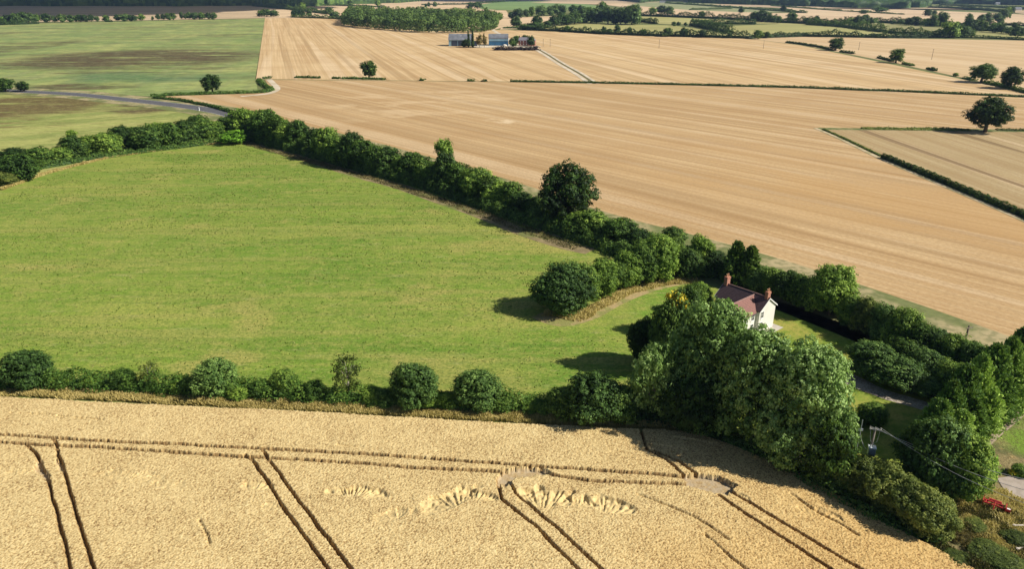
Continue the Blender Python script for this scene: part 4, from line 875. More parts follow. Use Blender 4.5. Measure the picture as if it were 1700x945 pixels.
# the wood above the farm: one far mass
def wood(name, polypx, n_, hmean, rmean, leaf, per, label, mat='leaf_far'):
    P = [at(x, y)[:2] for x, y in polypx]; A = np.array(P); L = []
    while len(L) < n_:
        x = rng.uniform(A[:,0].min(), A[:,0].max()); y = rng.uniform(A[:,1].min(), A[:,1].max())
        if inpoly(np.array([x]), np.array([y]), P)[0]:
            r_ = rmean*rng.uniform(.6, 1.35); h_ = hmean*rng.uniform(.8, 1.15); L.append((x, y, h_*.58, r_, r_, h_*.44))
    # a dense fringe along the boundary
    for (x0, y0), (x1, y1) in zip(P, P[1:]+P[:1]):
        d = math.hypot(x1-x0, y1-y0); m = int(d/(rmean*1.3))
        for i in range(m):
            f = (i+rng.random()*.6)/max(m,1); h_ = hmean*rng.uniform(.7, 1.0); r_ = rmean*rng.uniform(.6, 1.1); L.append((x0+(x1-x0)*f, y0+(y1-y0)*f, h_*.48, r_, r_, h_*.48))
    Vs=[]; Qs=[]; Ts=[]; b=0
    for l in L:
        d = rng.normal(size=(per,3)); d /= np.linalg.norm(d, axis=1)[:,None]; d[:,2] = np.where(rng.random(per) < .5, np.abs(d[:,2]), d[:,2])
        bump = .12*np.sin(d[:,0]*7+l[0])*np.sin(d[:,1]*7+l[1])+.08*np.sin(d[:,2]*9)
        P_ = np.array(l[:3])+d*np.array(l[3:])*(1+bump-.15*rng.random(per))[:,None]
        V_, Q_ = leaf_quads(P_, d+rng.normal(size=d.shape)*.45+[0,0,.3], leaf); V_[:,2] = np.maximum(V_[:,2], .1)
        Vs.append(V_); Qs.append(Q_+b); b += len(V_); Ts.append(.45+.35*(rng.random(per)-.5)+.5*(rng.random()-.5)+bump)
    o = raw_mesh(name, np.concatenate(Vs), np.concatenate(Qs), M[mat], tint=np.concatenate(Ts)); tag(o, label, 'wood', kind='stuff'); return o
wood('woodland', [(572,41),(600,45.5),(650,49.5),(700,53.5),(745,54.5),(800,53),(820,48),(822,38),(810,33),(780,31),(700,28),(640,26.5),(580,26)], 330, 19, 7.0, 1.7, 260, 'dense dark block of woodland above the farm buildings', 'leaf_far')
# distant woods along the top of the view: bumpy canopies
def canopy(px_front, back, h, label, cell=9., name='distant_woodland'):
    F_ = np.array([at(x, y)[:2] for x, y in px_front]); rows_ = []
    m = int((np.linalg.norm(np.diff(F_, axis=0), axis=1).sum())/cell); tt = np.linspace(0, 1, m); d = np.r_[0, np.cumsum(np.linalg.norm(np.diff(F_, axis=0), axis=1))]; d /= d[-1]
    fx = np.interp(tt, d, F_[:,0]); fy = np.interp(tt, d, F_[:,1]); fy = fy+(vnoise(tt*m, tt*0, .15, 1, 3)-.5)*60
    k = int(back/cell/1.4)+3; X = np.zeros((k, m)); Y = np.zeros((k, m)); Z_ = np.zeros((k, m))
    for j in range(k):
        jj_ = max(0, j-2); rr = np.hypot(fx, fy); X[j] = fx*(1+jj_*cell*1.4/rr); Y[j] = fy*(1+jj_*cell*1.4/rr)
        Z_[j] = 0 if j == 0 else (h*.45 if j == 1 else h)
    nz = (.55+.55*vnoise(X, Y, 1/14, 1/14, 21)+.3*vnoise(X, Y, 1/5, 1/5, 22)); Z_ = Z_*nz
    X += (rng.random(X.shape)-.5)*cell*.6; Y += (rng.random(X.shape)-.5)*cell*.6
    ids = np.arange(k*m).reshape(k, m); Q = np.stack([ids[:-1,:-1], ids[:-1,1:], ids[1:,1:], ids[1:,:-1]], -1).reshape(-1, 4)
    o = raw_mesh(name, np.stack([X, Y, Z_], -1).reshape(-1, 3), Q, M['leaf_far'], tint=(.45+.5*(rng.random(len(Q))-.5))); tag(o, label, 'woodland', kind='stuff')
canopy([(-700,9),(0,9.3),(300,10),(420,8.8),(440,11),(500,11),(585,7)], 2600, 20, 'dark distant woodland across the top left of the view')
canopy([(585,6),(660,4.5),(700,1)], 1500, 18, 'dark distant woodland strip at the top, left of centre')
canopy([(1030,1),(1060,3.5),(1100,2)], 800, 12, 'distant trees round the far hamlet at the top')
canopy([(1140,4),(1200,6),(1300,9),(1350,10.5),(1420,13),(1500,13.5),(1545,9)], 1800, 17, 'dark distant woodland across the top right of the view')
canopy([(1530,6),(1620,6.5),(1700,8),(2300,12)], 1800, 15, 'dark distant woodland in the top right corner')
print('vegetation done')

# ------------------------------------------------------------------ farmhouse
def tile_mat(name, c1, c2, ang=0, row=.32, dark=.5):
    m, n = newmat(name); tc = N(n, 'ShaderNodeTexCoord'); sp = N(n, 'ShaderNodeSeparateXYZ'); n.links.new(tc.outputs['Object'], sp.inputs[0])
    zr = mathn(n, 'FRACT', mathn(n, 'MULTIPLY', sp.outputs['Z'], 1/(row*.55)))
    ln = N(n, 'ShaderNodeMath', operation='LESS_THAN'); n.links.new(zr, ln.inputs[0]); ln.inputs[1].default_value = .28
    no = N(n, 'ShaderNodeTexNoise'); no.inputs['Scale'].default_value = 3; no.inputs['Detail'].default_value = 6; n.links.new(tc.outputs['Object'], no.inputs['Vector'])
    c = mixc(n, smooth(n, no.outputs['Fac'], .35, .65), c1, c2); c = mixc(n, mathn(n, 'MULTIPLY', ln.outputs[0], dark), c, tuple(x*.35 for x in c1[:3])+(1,))
    p = N(n, 'ShaderNodeBsdfPrincipled'); p.inputs['Roughness'].default_value = .8; n.links.new(c, p.inputs['Base Color'])
    b = N(n, 'ShaderNodeBump'); b.inputs['Distance'].default_value = .05; n.links.new(zr, b.inputs['Height']); n.links.new(b.outputs[0], p.inputs['Normal'])
    o = N(n, 'ShaderNodeOutputMaterial'); n.links.new(p.outputs[0], o.inputs[0]); return m
def brick_mat(name, c1, c2, mort, sc=4.5):
    m, n = newmat(name); tc = N(n, 'ShaderNodeTexCoord'); br = N(n, 'ShaderNodeTexBrick'); br.inputs['Scale'].default_value = sc
    sp = N(n, 'ShaderNodeSeparateXYZ'); n.links.new(tc.outputs['Object'], sp.inputs[0]); cb = N(n, 'ShaderNodeCombineXYZ')
    n.links.new(mathn(n, 'ADD', sp.outputs['X'], sp.outputs['Y']), cb.inputs[0]); n.links.new(sp.outputs['Z'], cb.inputs[1]); n.links.new(cb.outputs[0], br.inputs[0])
    br.inputs['Color1'].default_value = c1; br.inputs['Color2'].default_value = c2; br.inputs['Mortar'].default_value = mort
    p = N(n, 'ShaderNodeBsdfPrincipled'); p.inputs['Roughness'].default_value = .85; n.links.new(br.outputs[0], p.inputs['Base Color'])
    o = N(n, 'ShaderNodeOutputMaterial'); n.links.new(p.outputs[0], o.inputs[0]); return m
rt = tile_mat('roof_tile', (.105,.062,.068,1), (.145,.086,.088,1)); rt2 = tile_mat('wing_roof_tile', (.20,.092,.075,1), (.25,.115,.09,1), dark=.25)
render_w = plain('white_render', (.70,.68,.62,1), .8, .05, .8); brk = brick_mat('brick', (.34,.12,.07,1), (.42,.17,.10,1), (.40,.30,.24,1)); 
glass = plain('window_glass', (.02,.025,.03,1), .08, .2, 1); wpaint = plain('white_joinery', (.8,.8,.78,1), .5, .05, 2); dkw = plain('dark_gutter', (.05,.05,.055,1), .5, .1, 2); pot = plain('clay_pot', (.55,.30,.16,1), .8, .1, 5)
ridge_m = plain('ridge_tile', (.27,.16,.14,1), .8, .15, 4)
HW, HL, EV, RG = 5.2, 9.6, 4.8, 6.65          # width, length, eaves, ridge
hx, hy, _ = at(1282.2, 543.3)
HANG = R(130)                                   # ridge runs away to the left
house = empty('farmhouse', (0, 0, 0))
# local x along the ridge (0 at lit gable), local y toward the back right is 0, front (camera) side is +y
# local +x -> world (cos HANG, sin HANG); local +y -> world rotated +90 (toward the camera left)
house.location = (hx, hy, .1); house.rotation_euler = (0, 0, HANG)
tag(house, 'white rendered two-storey farmhouse with maroon tiled roofs and two orange brick chimneys', 'house')
mb = MB()
def yz(prof, x0, x1, mbx):     # profile in yz extruded along x
    n_ = len(prof); mbx.add([(x0, y, z) for y, z in prof]+[(x1, y, z) for y, z in prof], [tuple(range(n_)), tuple(range(2*n_-1, n_-1, -1))]+[(i, n_+i, n_+(i+1)%n_, (i+1)%n_) for i in range(n_)])
yz([(0,0),(HW,0),(HW,EV),(HW/2,RG-.12),(0,EV)], 0, HL, mb)
WX0, WX1, WP = .6, 5.4, 4.4; WR = RG-.25      # wing from WX0..WX1 projecting WP beyond the front
mb.prism([(WX0,0),(WX1,0),(WX1,EV-.25),((WX0+WX1)/2,WR-.14),(WX0,EV-.25)], HW-.4, HW+WP)
mb.build('wall', render_w, house)
def slab(mbx, a, b, c, d, t=.12):             # roof slab from four corners, thickness downwards
    P = [np.array(p, float) for p in (a, b, c, d)]; nrm = np.cross(P[1]-P[0], P[3]-P[0]); nrm /= np.linalg.norm(nrm)
    if nrm[2] < 0: nrm = -nrm
    mbx.add([*P, *[p-nrm*t for p in P]], [(0,1,2,3),(7,6,5,4),(0,4,5,1),(1,5,6,2),(2,6,7,3),(3,7,4,0)])
sl_ = (RG-EV)/(HW/2); ov = .3
mb = MB(); slab(mb, (-.2,HW/2,RG), (HL+.2,HW/2,RG), (HL+.2,HW+ov,EV-ov*sl_), (-.2,HW+ov,EV-ov*sl_)); slab(mb, (-.2,HW/2,RG), (HL+.2,HW/2,RG), (HL+.2,-ov,EV-ov*sl_), (-.2,-ov,EV-ov*sl_)); roof = mb.build('roof', rt, house)
mb = MB(); xm = (WX0+WX1)/2; sw = (WR-(EV-.25))/((WX1-WX0)/2); lo_ = EV-.25-ov*sw
# wing roof runs back until it meets the main slope
def main_y(z): return HW/2+(RG-z)/sl_-.10
for s__, xe in ((-1, WX0-ov), (1, WX1+ov)): slab(mb, (xm, main_y(WR), WR), (xm, HW+WP+.3, WR), (xe, HW+WP+.3, lo_), (xe, main_y(lo_), lo_))
wr = mb.build('wing_roof', rt2, house); wr['label'] = 'redder tiled roof over the projecting wing'
mb = MB(); mb.tube([(-.2,HW/2,RG+.02),(HL+.2,HW/2,RG+.02)], .12, 8); mb.tube([(xm,main_y(WR),WR+.02),(xm,HW+WP+.3,WR+.02)], .12, 8); mb.build('ridge_tiles', ridge_m, roof)
def chimney(x, y, top, wx, wy):
    mb = MB(); mb.box(x-wx/2, x+wx/2, y-wy/2, y+wy/2, RG-.9, top); mb.box(x-wx/2-.07, x+wx/2+.07, y-wy/2-.07, y+wy/2+.07, top-.28, top-.12); mb.box(x-wx/2-.05, x+wx/2+.05, y-wy/2-.05, y+wy/2+.05, top, top+.1)
    c = mb.build('chimney', brk, roof)
    for k in (-.25, .25):
        mb = MB(); mb.tube([(x, y+k, top+.1), (x, y+k, top+.3), (x, y+k, top+.62)], [.13, .10, .13], 9); mb.build('chimney_pot', pot, roof)
chimney(HL-.4, HW/2, RG+1.35, .7, 1.0); chimney(.4, HW/2, RG+1.05, .6, .9)
# bargeboards and gutters
mb = MB(); 
for xg in (-.23, HL+.21):
    for s__ in (0, 1):
        y1 = (HW+ov) if s__ else -ov; a = np.array((xg, HW/2, RG+.01)); b = np.array((xg, y1, EV-ov*sl_+.01)); mb.add([a, b, b-[0,0,.24], a-[0,0,.24], a+[.03,0,0], b+[.03,0,0], b+[.03,0,-.24], a+[.03,0,-.24]], [(0,1,2,3),(7,6,5,4),(0,4,5,1),(1,5,6,2),(2,6,7,3),(3,7,4,0)])
mb.build('bargeboard', wpaint, roof)
mb = MB(); mb.tube([(WX1+.4,HW+ov+.05,EV-ov*sl_-.02),(HL+.2,HW+ov+.05,EV-ov*sl_-.02)], .07, 6); mb.tube([(-.2,-ov-.05,EV-ov*sl_-.02),(HL+.2,-ov-.05,EV-ov*sl_-.02)], .07, 6); mb.tube([(WX0-ov-.05,HW+.5,lo_),(WX0-ov-.05,HW+WP+.3,lo_)], .07, 6); mb.build('gutter', dkw, roof)
def window(face, u, z, w_, h_, parent=house):
    """face: 'gable' plane x=0 (u=y); 'wing' plane x=WX0 (u=y); 'front' plane y=HW (u=x); 'end' plane y=HW+WP; 'back' plane y=0"""
    def P(a, b, d): 
        if face == 'gable': return (-d, a, b)
        if face == 'wing': return (WX0-d, a, b)
        if face == 'front': return (a, HW+d, b)
        if face == 'end': return (a, HW+WP+d, b)
        return (a, -d, b)
    def bx(mbx, a0, a1, b0, b1, d0, d1):
        p, q = P(a0, b0, d0), P(a1, b1, d1); mbx.box(min(p[0],q[0]), max(p[0],q[0]), min(p[1],q[1]), max(p[1],q[1]), min(p[2],q[2]), max(p[2],q[2]))
    mb = MB(); bx(mb, u-w_/2, u+w_/2, z, z+h_, .01, .03); wn = mb.build('window', glass, parent)
    mb = MB(); t = .07
    bx(mb, u-w_/2-t, u-w_/2, z-t, z+h_+t, .01, .07); bx(mb, u+w_/2, u+w_/2+t, z-t, z+h_+t, .01, .07); bx(mb, u-w_/2, u+w_/2, z+h_, z+h_+t, .01, .07); bx(mb, u-w_/2, u+w_/2, z-t, z, .01, .07)
    bx(mb, u-.025, u+.025, z, z+h_, .032, .055); bx(mb, u-w_/2, u-.025, z+h_*.55, z+h_*.55+.05, .032, .055); bx(mb, u+.025, u+w_/2, z+h_*.55, z+h_*.55+.05, .032, .055); mb.build('frame', wpaint, wn)
    mb = MB(); bx(mb, u-w_/2-.12, u+w_/2+.12, z-t-.09, z-t-.003, .01, .14); mb.build('sill', wpaint, wn)
window('gable', HW-.9, 3.1, .75, 1.2); window('gable', HW-.9, .9, .75, 1.3)
for u in (HW+1.2, HW+3.2): window('wing', u, 3.0, .8, 1.1); window('wing', u, .9, .8, 1.3)
for u in (6.8, 8.4): window('front', u, 3.1, .9, 1.2); (window('front', u, .9, .9, 1.3) if u < 7 else None)
for u in (1.9, 4.1): window('end', u, 3.0, .9, 1.2); window('end', u, .9, .9, 1.3)
for u in (1.8, 4.8, 7.8): window('back', u, 3.1, .9, 1.2); window('back', u, .9, .9, 1.3)
mb = MB(); mb.box(7.95, 8.95, HW+.005, HW+.07, 0, 2.1); d_ = mb.build('door', plain('door_paint', (.05,.09,.07,1), .5, .1, 2), house); mb = MB(); mb.box(8.05,8.12,HW+.07,HW+.13,1.0,1.12); mb.build('handle', dkw, d_)
mb = MB(); mb.tube([(.12,-.06,EV-.3),(.12,-.06,0)], .05, 6); mb.build('drainpipe', dkw, house)
P_ = [(house.matrix_world) and 0]
c, s = math.cos(HANG), math.sin(HANG)
def hw_(x, y): return (hx+x*c-y*s, hy+x*s+y*c)
pa = [hw_(*q) for q in ((-1.6,-1.2),(HL+1,-1.2),(HL+1,HW+1),(WX1+1,HW+1),(WX1+1,HW+WP+1.2),(-1.6,HW+WP+1.2))]
sheet('patio', None, layered('paving', (.50,.46,.40,1), [dict(sc=(1,1), lo=.4, hi=.6, col=(.40,.36,.30,1), fac=.6)]), .15, world=[(x, y, 0) for x, y in pa])

# ------------------------------------------------------------------ farm buildings far away
steel = plain('grey_sheeting', (.16,.17,.19,1), .5, .2, .3); blue = plain('blue_sheeting', (.035,.15,.30,1), .5, .1, .3); pblue = plain('pale_blue_sheeting', (.25,.42,.52,1), .5, .1, .3); dkb = plain('dark_blue_sheeting', (.03,.045,.08,1), .5, .2, .3)
fb = brick_mat('farm_brick', (.25,.07,.055,1), (.32,.10,.07,1), (.3,.22,.2,1), 2)
a = at(745,76.3); b = at(782,77.4); d = depth(a[1]); m_ = d/F
r_ = empty('grey_barn', (a[0], a[1], .05)); tag(r_, 'long grey-roofed barn with dark blue doors at the left end of the farm', 'barn')
L_, D_ = 39*m_, 18.; e_ = 6.5; rg = 12.
mb = MB(); 
def yzb(prof, x0, x1, mbx): yz(prof, x0, x1, mbx)
yz([(0,0),(D_,0),(D_,e_),(D_/2,rg-.2),(0,e_)], 0, L_, mb); mb.build('wall', pblue, r_)
mb = MB(); slab(mb, (-.4,D_/2,rg), (L_+.4,D_/2,rg), (L_+.4,-.5,e_-.3), (-.4,-.5,e_-.3), .2); slab(mb, (-.4,D_/2,rg), (L_+.4,D_/2,rg), (L_+.4,D_+.5,e_-.3), (-.4,D_+.5,e_-.3), .2); rf = mb.build('roof', steel, r_)
mb = MB(); mb.box(12,13.4,D_*.3,D_*.36,rg*.80,rg*.86); mb.build('rooflight', wpaint, rf)
for k in range(4): mb = MB(); mb.box(3+k*7, 9+k*7, -.15, -.02, 0, 5.4); mb.build('door', dkb, r_)
a = at(811.5,75.5); m_ = depth(a[1])/F
r_ = empty('blue_barn', (a[0], a[1], .05)); tag(r_, 'bright blue steel barn with rounded grey roof in the middle of the farm', 'barn')
L_ = 32*m_; D_ = 17; e_ = 7.0
arc = [(D_/2-(D_/2+.2)*math.cos(t), e_+4.6*math.sin(t)) for t in np.linspace(0, math.pi, 13)]
mb = MB(); yz([(.1,0),(D_-.1,0),(D_-.1,e_-.2)]+[(y, z-.25) for y, z in arc[::-1][1:-1]]+[(.1,e_-.2)], 0, L_, mb); mb.build('wall', blue, r_)
mb = MB(); mb.box(.05, L_-.05, -.12, .09, e_-2.3, e_-.1); mb.build('upper_cladding', pblue, r_)
mb = MB()
for (y0, z0), (y1, z1) in zip(arc[:-1], arc[1:]): mb.add([(-.3,y0,z0),(L_+.3,y0,z0),(L_+.3,y1,z1),(-.3,y1,z1),(-.3,y0,z0-.2),(L_+.3,y0,z0-.2),(L_+.3,y1,z1-.2),(-.3,y1,z1-.2)], [(0,1,2,3),(7,6,5,4),(0,4,5,1),(1,5,6,2),(2,6,7,3),(3,7,4,0)])
mb.build('roof', steel, r_)
mb = MB(); mb.box(L_*.36,L_*.37,-.2,-.125,0,e_-2.3); mb.box(L_*.69,L_*.70,-.2,-.125,0,e_-2.3); mb.build('door_edge', dkb, r_)
a = at(861,75.5); m_ = depth(a[1])/F
r_ = empty('brick_farmhouse', (a[0], a[1], .05), R(-8)); tag(r_, 'red brick house with slate roof among bushes at the right end of the farm', 'house')
mb = MB(); W_, D_, e_, rg = 10.5, 8, 5.6, 8.4; yz([(0,0),(D_,0),(D_,e_),(D_/2,rg-.15),(0,e_)], 0, W_, mb); mb.prism([(W_+.01,0),(W_+7,0),(W_+7,e_),(W_+3.5,rg-.15),(W_+.01,e_)], -2, D_); mb.build('wall', fb, r_)
mb = MB(); slab(mb, (-.2,D_/2,rg), (W_,D_/2,rg), (W_,-.4,e_-.2), (-.2,-.4,e_-.2)); slab(mb, (-.2,D_/2,rg), (W_,D_/2,rg), (W_,D_+.4,e_-.2), (-.2,D_+.4,e_-.2)); slab(mb, (W_+3.5,-2.2,rg),(W_+3.5,D_+.3,rg),(W_-.2,D_+.3,e_-.2),(W_-.2,-2.2,e_-.2)); slab(mb, (W_+3.5,-2.2,rg),(W_+3.5,D_+.3,rg),(W_+7.3,D_+.3,e_-.2),(W_+7.3,-2.2,e_-.2)); rf = mb.build('roof', plain('slate', (.20,.19,.22,1), .6, .15, 1), r_)
mb = MB(); mb.box(-.1,.9,D_/2-.5,D_/2+.5,rg-.5,rg+1.6); mb.build('chimney', fb, rf)
for u in (2, 5.2, 8.4):
    for z in (.9, 3.4): mb = MB(); mb.box(u-.5,u+.5,-.08,-.01,z,z+1.3); mb.build('window', wpaint, r_)
for x, a_, b_, w_, k, lab in [(850,63,76,10,'far1','bush left of the brick house at the farm'),(858,60,73,16,'far0','bush behind the left of the brick house'),(872,59,72,14,'far2','bush behind the roof of the brick house'),(882,60,77,13,'far1','tall bush right of the brick house'),(853,70,77.5,11,'farlight1','low bush before the left corner of the brick house'),(774,66,78,13,'far2','low conifer by the grey barn end'),(769,70,78,8,'far0','shrub by the grey barn doors')]:
    tree(k, x, a_, b_, w_, lab, 'bushes around the farm buildings', 'farm_bush', 'bush')
tree('poplar',778,50,78.5,6.5,'left of two tall poplars between the barns','tall poplars','poplar_tree'); tree('poplar',785,47,79,7.5,'right and taller of two poplars between the barns','tall poplars','poplar_tree')
tree('brown',796,58,78,12,'left of two brownish trees left of the blue barn','brownish trees','brown_tree'); tree('brown',804,57,79,9,'right of two brownish trees left of the blue barn','brownish trees','brown_tree')
# dark heap standing in for a shrubby hollow before the farm, white tank
V_, Q_, t_ = lobes_cloud([(x_, y_, .4, 4.5, 3.5, 2.4) for x_, y_ in [(i*5.5-16, math.sin(i*2.)*1.5) for i in range(8)]], 2600, 1.0)
a = at(852,83); V_[:,2] = np.maximum(V_[:,2], .05); o = raw_mesh('dark_heap', V_+[a[0], a[1], 0], Q_, plain('dark_brown_heap', (.035,.022,.016,1), .95, .3, .5)); tag(o, 'long low dark heap standing for a shrubby hollow in front of the farm', 'heap')
a = at(838,76.3); mb = MB(); mb.tube([(0,0,0),(0,0,.8),(0,0,1.5),(0,0,2.0)], [2.6,2.5,1.7,.3], 12); o = mb.build('straw_pile', plain('pale_pile', (.6,.56,.48,1), .8, .1, 1), smooth=True); o.location = (a[0], a[1], .1); tag(o, 'white mound in front of the blue barn', 'mound')
# distant hamlet houses
hw = plain('pale_house', (.55,.55,.56,1), .7, .1, .2)
for i, (x, y, w_, lab) in enumerate([(1100,4.5,9,'far pale house in the hamlet at the top, left of the others'),(1345,5.2,14,'far long pale building before the top right woodland'),(1425,4.6,9,'far pale house in the woodland at the top right'),(1657,7.5,7,'far pale house near the top right corner'),(1636,6.2,6,'second far pale house left of the one at the top right corner'),(1690,17,12,'far pale shed at the right edge near the top'),(1062,2.6,10,'far pale building left of the hamlet at the top'),(1022,33,4,'tiny white building in the wooded clump above the farm lane'),(5,38,18,'pale greenhouse at the left end of the far tree line')]):
    a = at(x, y); m_ = depth(a[1])/F; r_ = empty('far_house', (a[0], a[1], .1)); tag(r_, lab, 'building', 'far pale buildings')
    L_ = w_*m_; D_ = 9; e_, rg = (4.5, 8) if y < 30 else (3, 4.8); mb = MB(); yz([(0,0),(D_,0),(D_,e_),(D_/2,rg-.2),(0,e_)], -L_/2, L_/2, mb); mb.build('wall', hw, r_)
    mb = MB(); slab(mb, (-L_/2-.4,D_/2,rg),(L_/2+.4,D_/2,rg),(L_/2+.4,-.5,e_-.3),(-L_/2-.4,-.5,e_-.3)); slab(mb, (-L_/2-.4,D_/2,rg),(L_/2+.4,D_/2,rg),(L_/2+.4,D_+.5,e_-.3),(-L_/2-.4,D_+.5,e_-.3)); mb.build('roof', steel, r_)

# ------------------------------------------------------------------ poles
wood_m = plain('weathered_wood', (.19,.155,.12,1), .85, .25, 3); cable_m = plain('cable', (.40,.40,.39,1), .5, .1, 1); galv = plain('galvanised', (.42,.46,.48,1), .45, .1, 3, metal=.4); insm = plain('insulator', (.62,.58,.52,1), .3, .1, 3)
def pole(x, yb, yt, lab, arm=1.6, rz=0.3, grp='poles across the far fields'):
    a = at(x, yb); h_ = zof(yt, a[1]); r_ = empty('utility_pole', (a[0], a[1], .05), rz); tag(r_, lab, 'pole', grp)
    mb = MB(); mb.tube([(0,0,0),(0,0,h_)], [.2,.14], 7); mb.build('post', wood_m, r_); mb = MB(); mb.box(-arm/2,arm/2,-.21,-.145,h_-.5,h_-.3); mb.build('crossarm', wood_m, r_)
for x, b_, t_, lab in [(1094,79.5,65,'thin far pole standing in the stubble right of the farm, left of two'),(1267,81,66.5,'thin far pole standing in the stubble near the sloping hedge'),(1425.3,83,69,'thin far pole right of the first small round tree'),(1546.5,98.5,81,'thin far pole right of the second small round tree'),(901.8,77,64,'left of two poles beside the farm lane'),(913.3,77.5,64,'right of two poles beside the farm lane'),(1604,560,541,'short pole at the stubble edge above the conifer screen')]:
    pole(x, b_, t_, lab)
ht = 7.6; a = at(1453,712,ht+.1); tp = empty('transformer_pole', (a[0], a[1], .1), R(-18)); tag(tp, 'wooden power pole carrying a grey transformer, by the lawn at lower right', 'power pole')
tz = zof(752, a[1]); mb = MB(); mb.tube([(0,0,0),(0,0,ht*.5),(0,0,ht)], [.19,.17,.14], 10); mb.build('post', wood_m, tp, True)
mb = MB(); mb.box(-.7,.7,-.2,-.08,ht-.12,ht+.04); mb.build('crossarm', insm, tp)
mb = MB(); mb.box(-.42,.42,-1.0,-.3,tz,tz+1.15); 
for k in range(5): mb.box(-.36+k*.17,-.30+k*.17,-1.1,-1.0,tz+.1,tz+1.0)
tf = mb.build('transformer', galv, tp); mb = MB(); mb.box(-.46,.46,-1.04,-.26,tz+1.15,tz+1.25); mb.build('lid', plain('pale_lid', (.7,.74,.76,1), .4, .05, 2), tf)
for k in (-.25,0,.25): mb = MB(); mb.tube([(k,-.65,tz+1.25),(k,-.65,tz+1.35),(k,-.65,tz+1.55)], [.07,.05,.03], 7); mb.build('bushing', insm, tf)
ins = []
for k, (ix, iy) in enumerate(((.62,-.14),(.0,-.14),(-.62,-.14))):
    mb = MB(); mb.tube([(ix,iy,ht+.04),(ix,iy,ht+.14),(ix,iy,ht+.3)], [.05,.08,.05], 7); mb.build('insulator', insm, tp); ins.append((ix,iy,ht+.3))
    mb = MB(); mb.tube([(ix,iy,ht+.2),(ix*.6,-.6,tz+2.0),(k*.25-.25,-.65,tz+1.5)][::1], .018, 5); mb.build('dropper_cable', cable_m, tp)
mb = MB(); mb.box(-.08,.08,-.35,-.16,tz+.3,tz+.5); mb.build('bracket', galv, tp)
bpy.context.view_layer.update()
ends = [at(x, y, 5.5) for x, y in ((1700,845),(1700,835),(1700,824))]
mwt = tp.matrix_world
for k, (i_, e_) in enumerate(zip(ins, ends)):
    from mathutils import Vector
    p0 = np.array(mwt @ Vector(i_)); p1 = np.array(at(1582+k*9, 786-k*8, ht-1.2)); p1 = p0+(p1-p0)*2.0; p1[2] = ht-.6
    pts = [p0+(p1-p0)*t-np.array([0,0,1.0*4*t*(1-t)]) for t in np.linspace(0,1,16)]
    mb = MB(); mb.tube(pts, .028, 5); o = mb.build('power_line', cable_m); tag(o, ['lowest','middle','uppermost'][k]+' of three power lines crossing the evergreen bush', 'cable', 'overhead power lines')
h2 = 8.2; a = at(1432,699,h2); r_ = empty('steel_pole', (a[0], a[1], .1)); tag(r_, 'thin pale pole with a hanging loop of cable, left of the transformer pole', 'pole')
mb = MB(); mb.tube([(0,0,0),(0,0,h2)], [.075,.055], 7); mb.build('post', galv, r_); q = np.array(at(1439,748,4.6))-np.array(a)
mb = MB(); mb.tube([np.array([0,0,h2*.8])+np.array([q[0]*t**1.3,q[1]*t**1.3,-(h2*.8-4.6)*math.sin(t*1.57)]) for t in np.linspace(0,1,10)], .03, 5); mb.build('cable', cable_m, r_)
mb = MB(); mb.box(-.3,.3,-.05,.05,h2*.8,h2*.84); mb.build('bracket', galv, r_)
# road marker post
a = at(331,184); r_ = empty('marker_post', (a[0], a[1], .1)); tag(r_, 'small white marker post on the road verge at the bend', 'post'); mb = MB(); mb.tube([(0,0,0),(0,0,1.5),(0,0,1.7)], [.3,.3,.1], 6); mb.build('post', white, r_); mb = MB(); mb.box(-.31,.31,-.31,.31,1.0,1.2); mb.build('band', dkb, r_)

# ------------------------------------------------------------------ red farm implement
a = at(1648,848); im = empty('red_cultivator', (a[0], a[1], .12), R(-38), (.74,.74,.80)); tag(im, 'red folding farm cultivator parked on dry grass at the lower right', 'farm machine')
red = plain('red_paint', (.42,.025,.025,1), .6, .45, 5); tyre = plain('tyre', (.02,.02,.02,1), .9, .1, 5); stl = plain('bare_steel', (.30,.29,.28,1), .4, .2, 4, metal=.7)
mb = MB(); mb.box(-1.5,1.5,-.09,.09,.75,.93); mb.box(-1.5,1.5,.71,.89,.75,.93); mb.box(-1.3,-1.14,.091,.709,.76,.92); mb.box(1.14,1.3,.091,.709,.76,.92); mb.box(-.1,.1,.091,.709,.76,.92); mb.build('frame', red, im)
mb = MB(); mb.tube([(-.45,-.05,.93),(0,-.1,1.75),(.45,-.05,.93)], .06, 6); mb.tube([(0,-.1,1.75),(0,.75,.95)], .05, 6); mb.tube([(0,-.1,1.7),(0,-1.2,.7)], .07, 6); mb.build('headstock', red, im)
for s__ in (-1, 1):
    mb = MB(); mb.box(s__*1.62-.06,s__*1.62+.06,-.35,1.15,.35,1.25); mb.build('side_panel', red, im)
    mb = MB(); mb.tube([(s__*.95,1.35,.35),(s__*1.15,1.35,.35)], .35, 14); wv_ = mb.build('wheel', tyre, im); mb = MB(); mb.tube([(s__*.93,1.35,.35),(s__*1.17,1.35,.35)], .16, 10); mb.build('hub', stl, wv_)
    mb = MB(); mb.tube([(s__*1.05,.8,.85),(s__*1.05,1.35,.37)], .05, 6); mb.build('wheel_arm', red, im)
mb = MB(); mb.tube([(-.9,1.9,.5),(.9,1.9,.5)], .22, 10); mb.build('roller', red, im); mb = MB(); mb.box(-.95,-.87,.89,1.9,.5,.62); mb.box(.87,.95,.89,1.9,.5,.62); mb.build('roller_arm', red, im)
for k in range(7):
    x = -1.35+k*.45; y = 0 if k % 2 else .8; mb = MB(); mb.tube([(x,y,.75),(x,y+.28,.45),(x,y+.12,.12),(x,y-.08,.02)], [.03,.035,.03,.02], 5); mb.build('tine', stl, im)
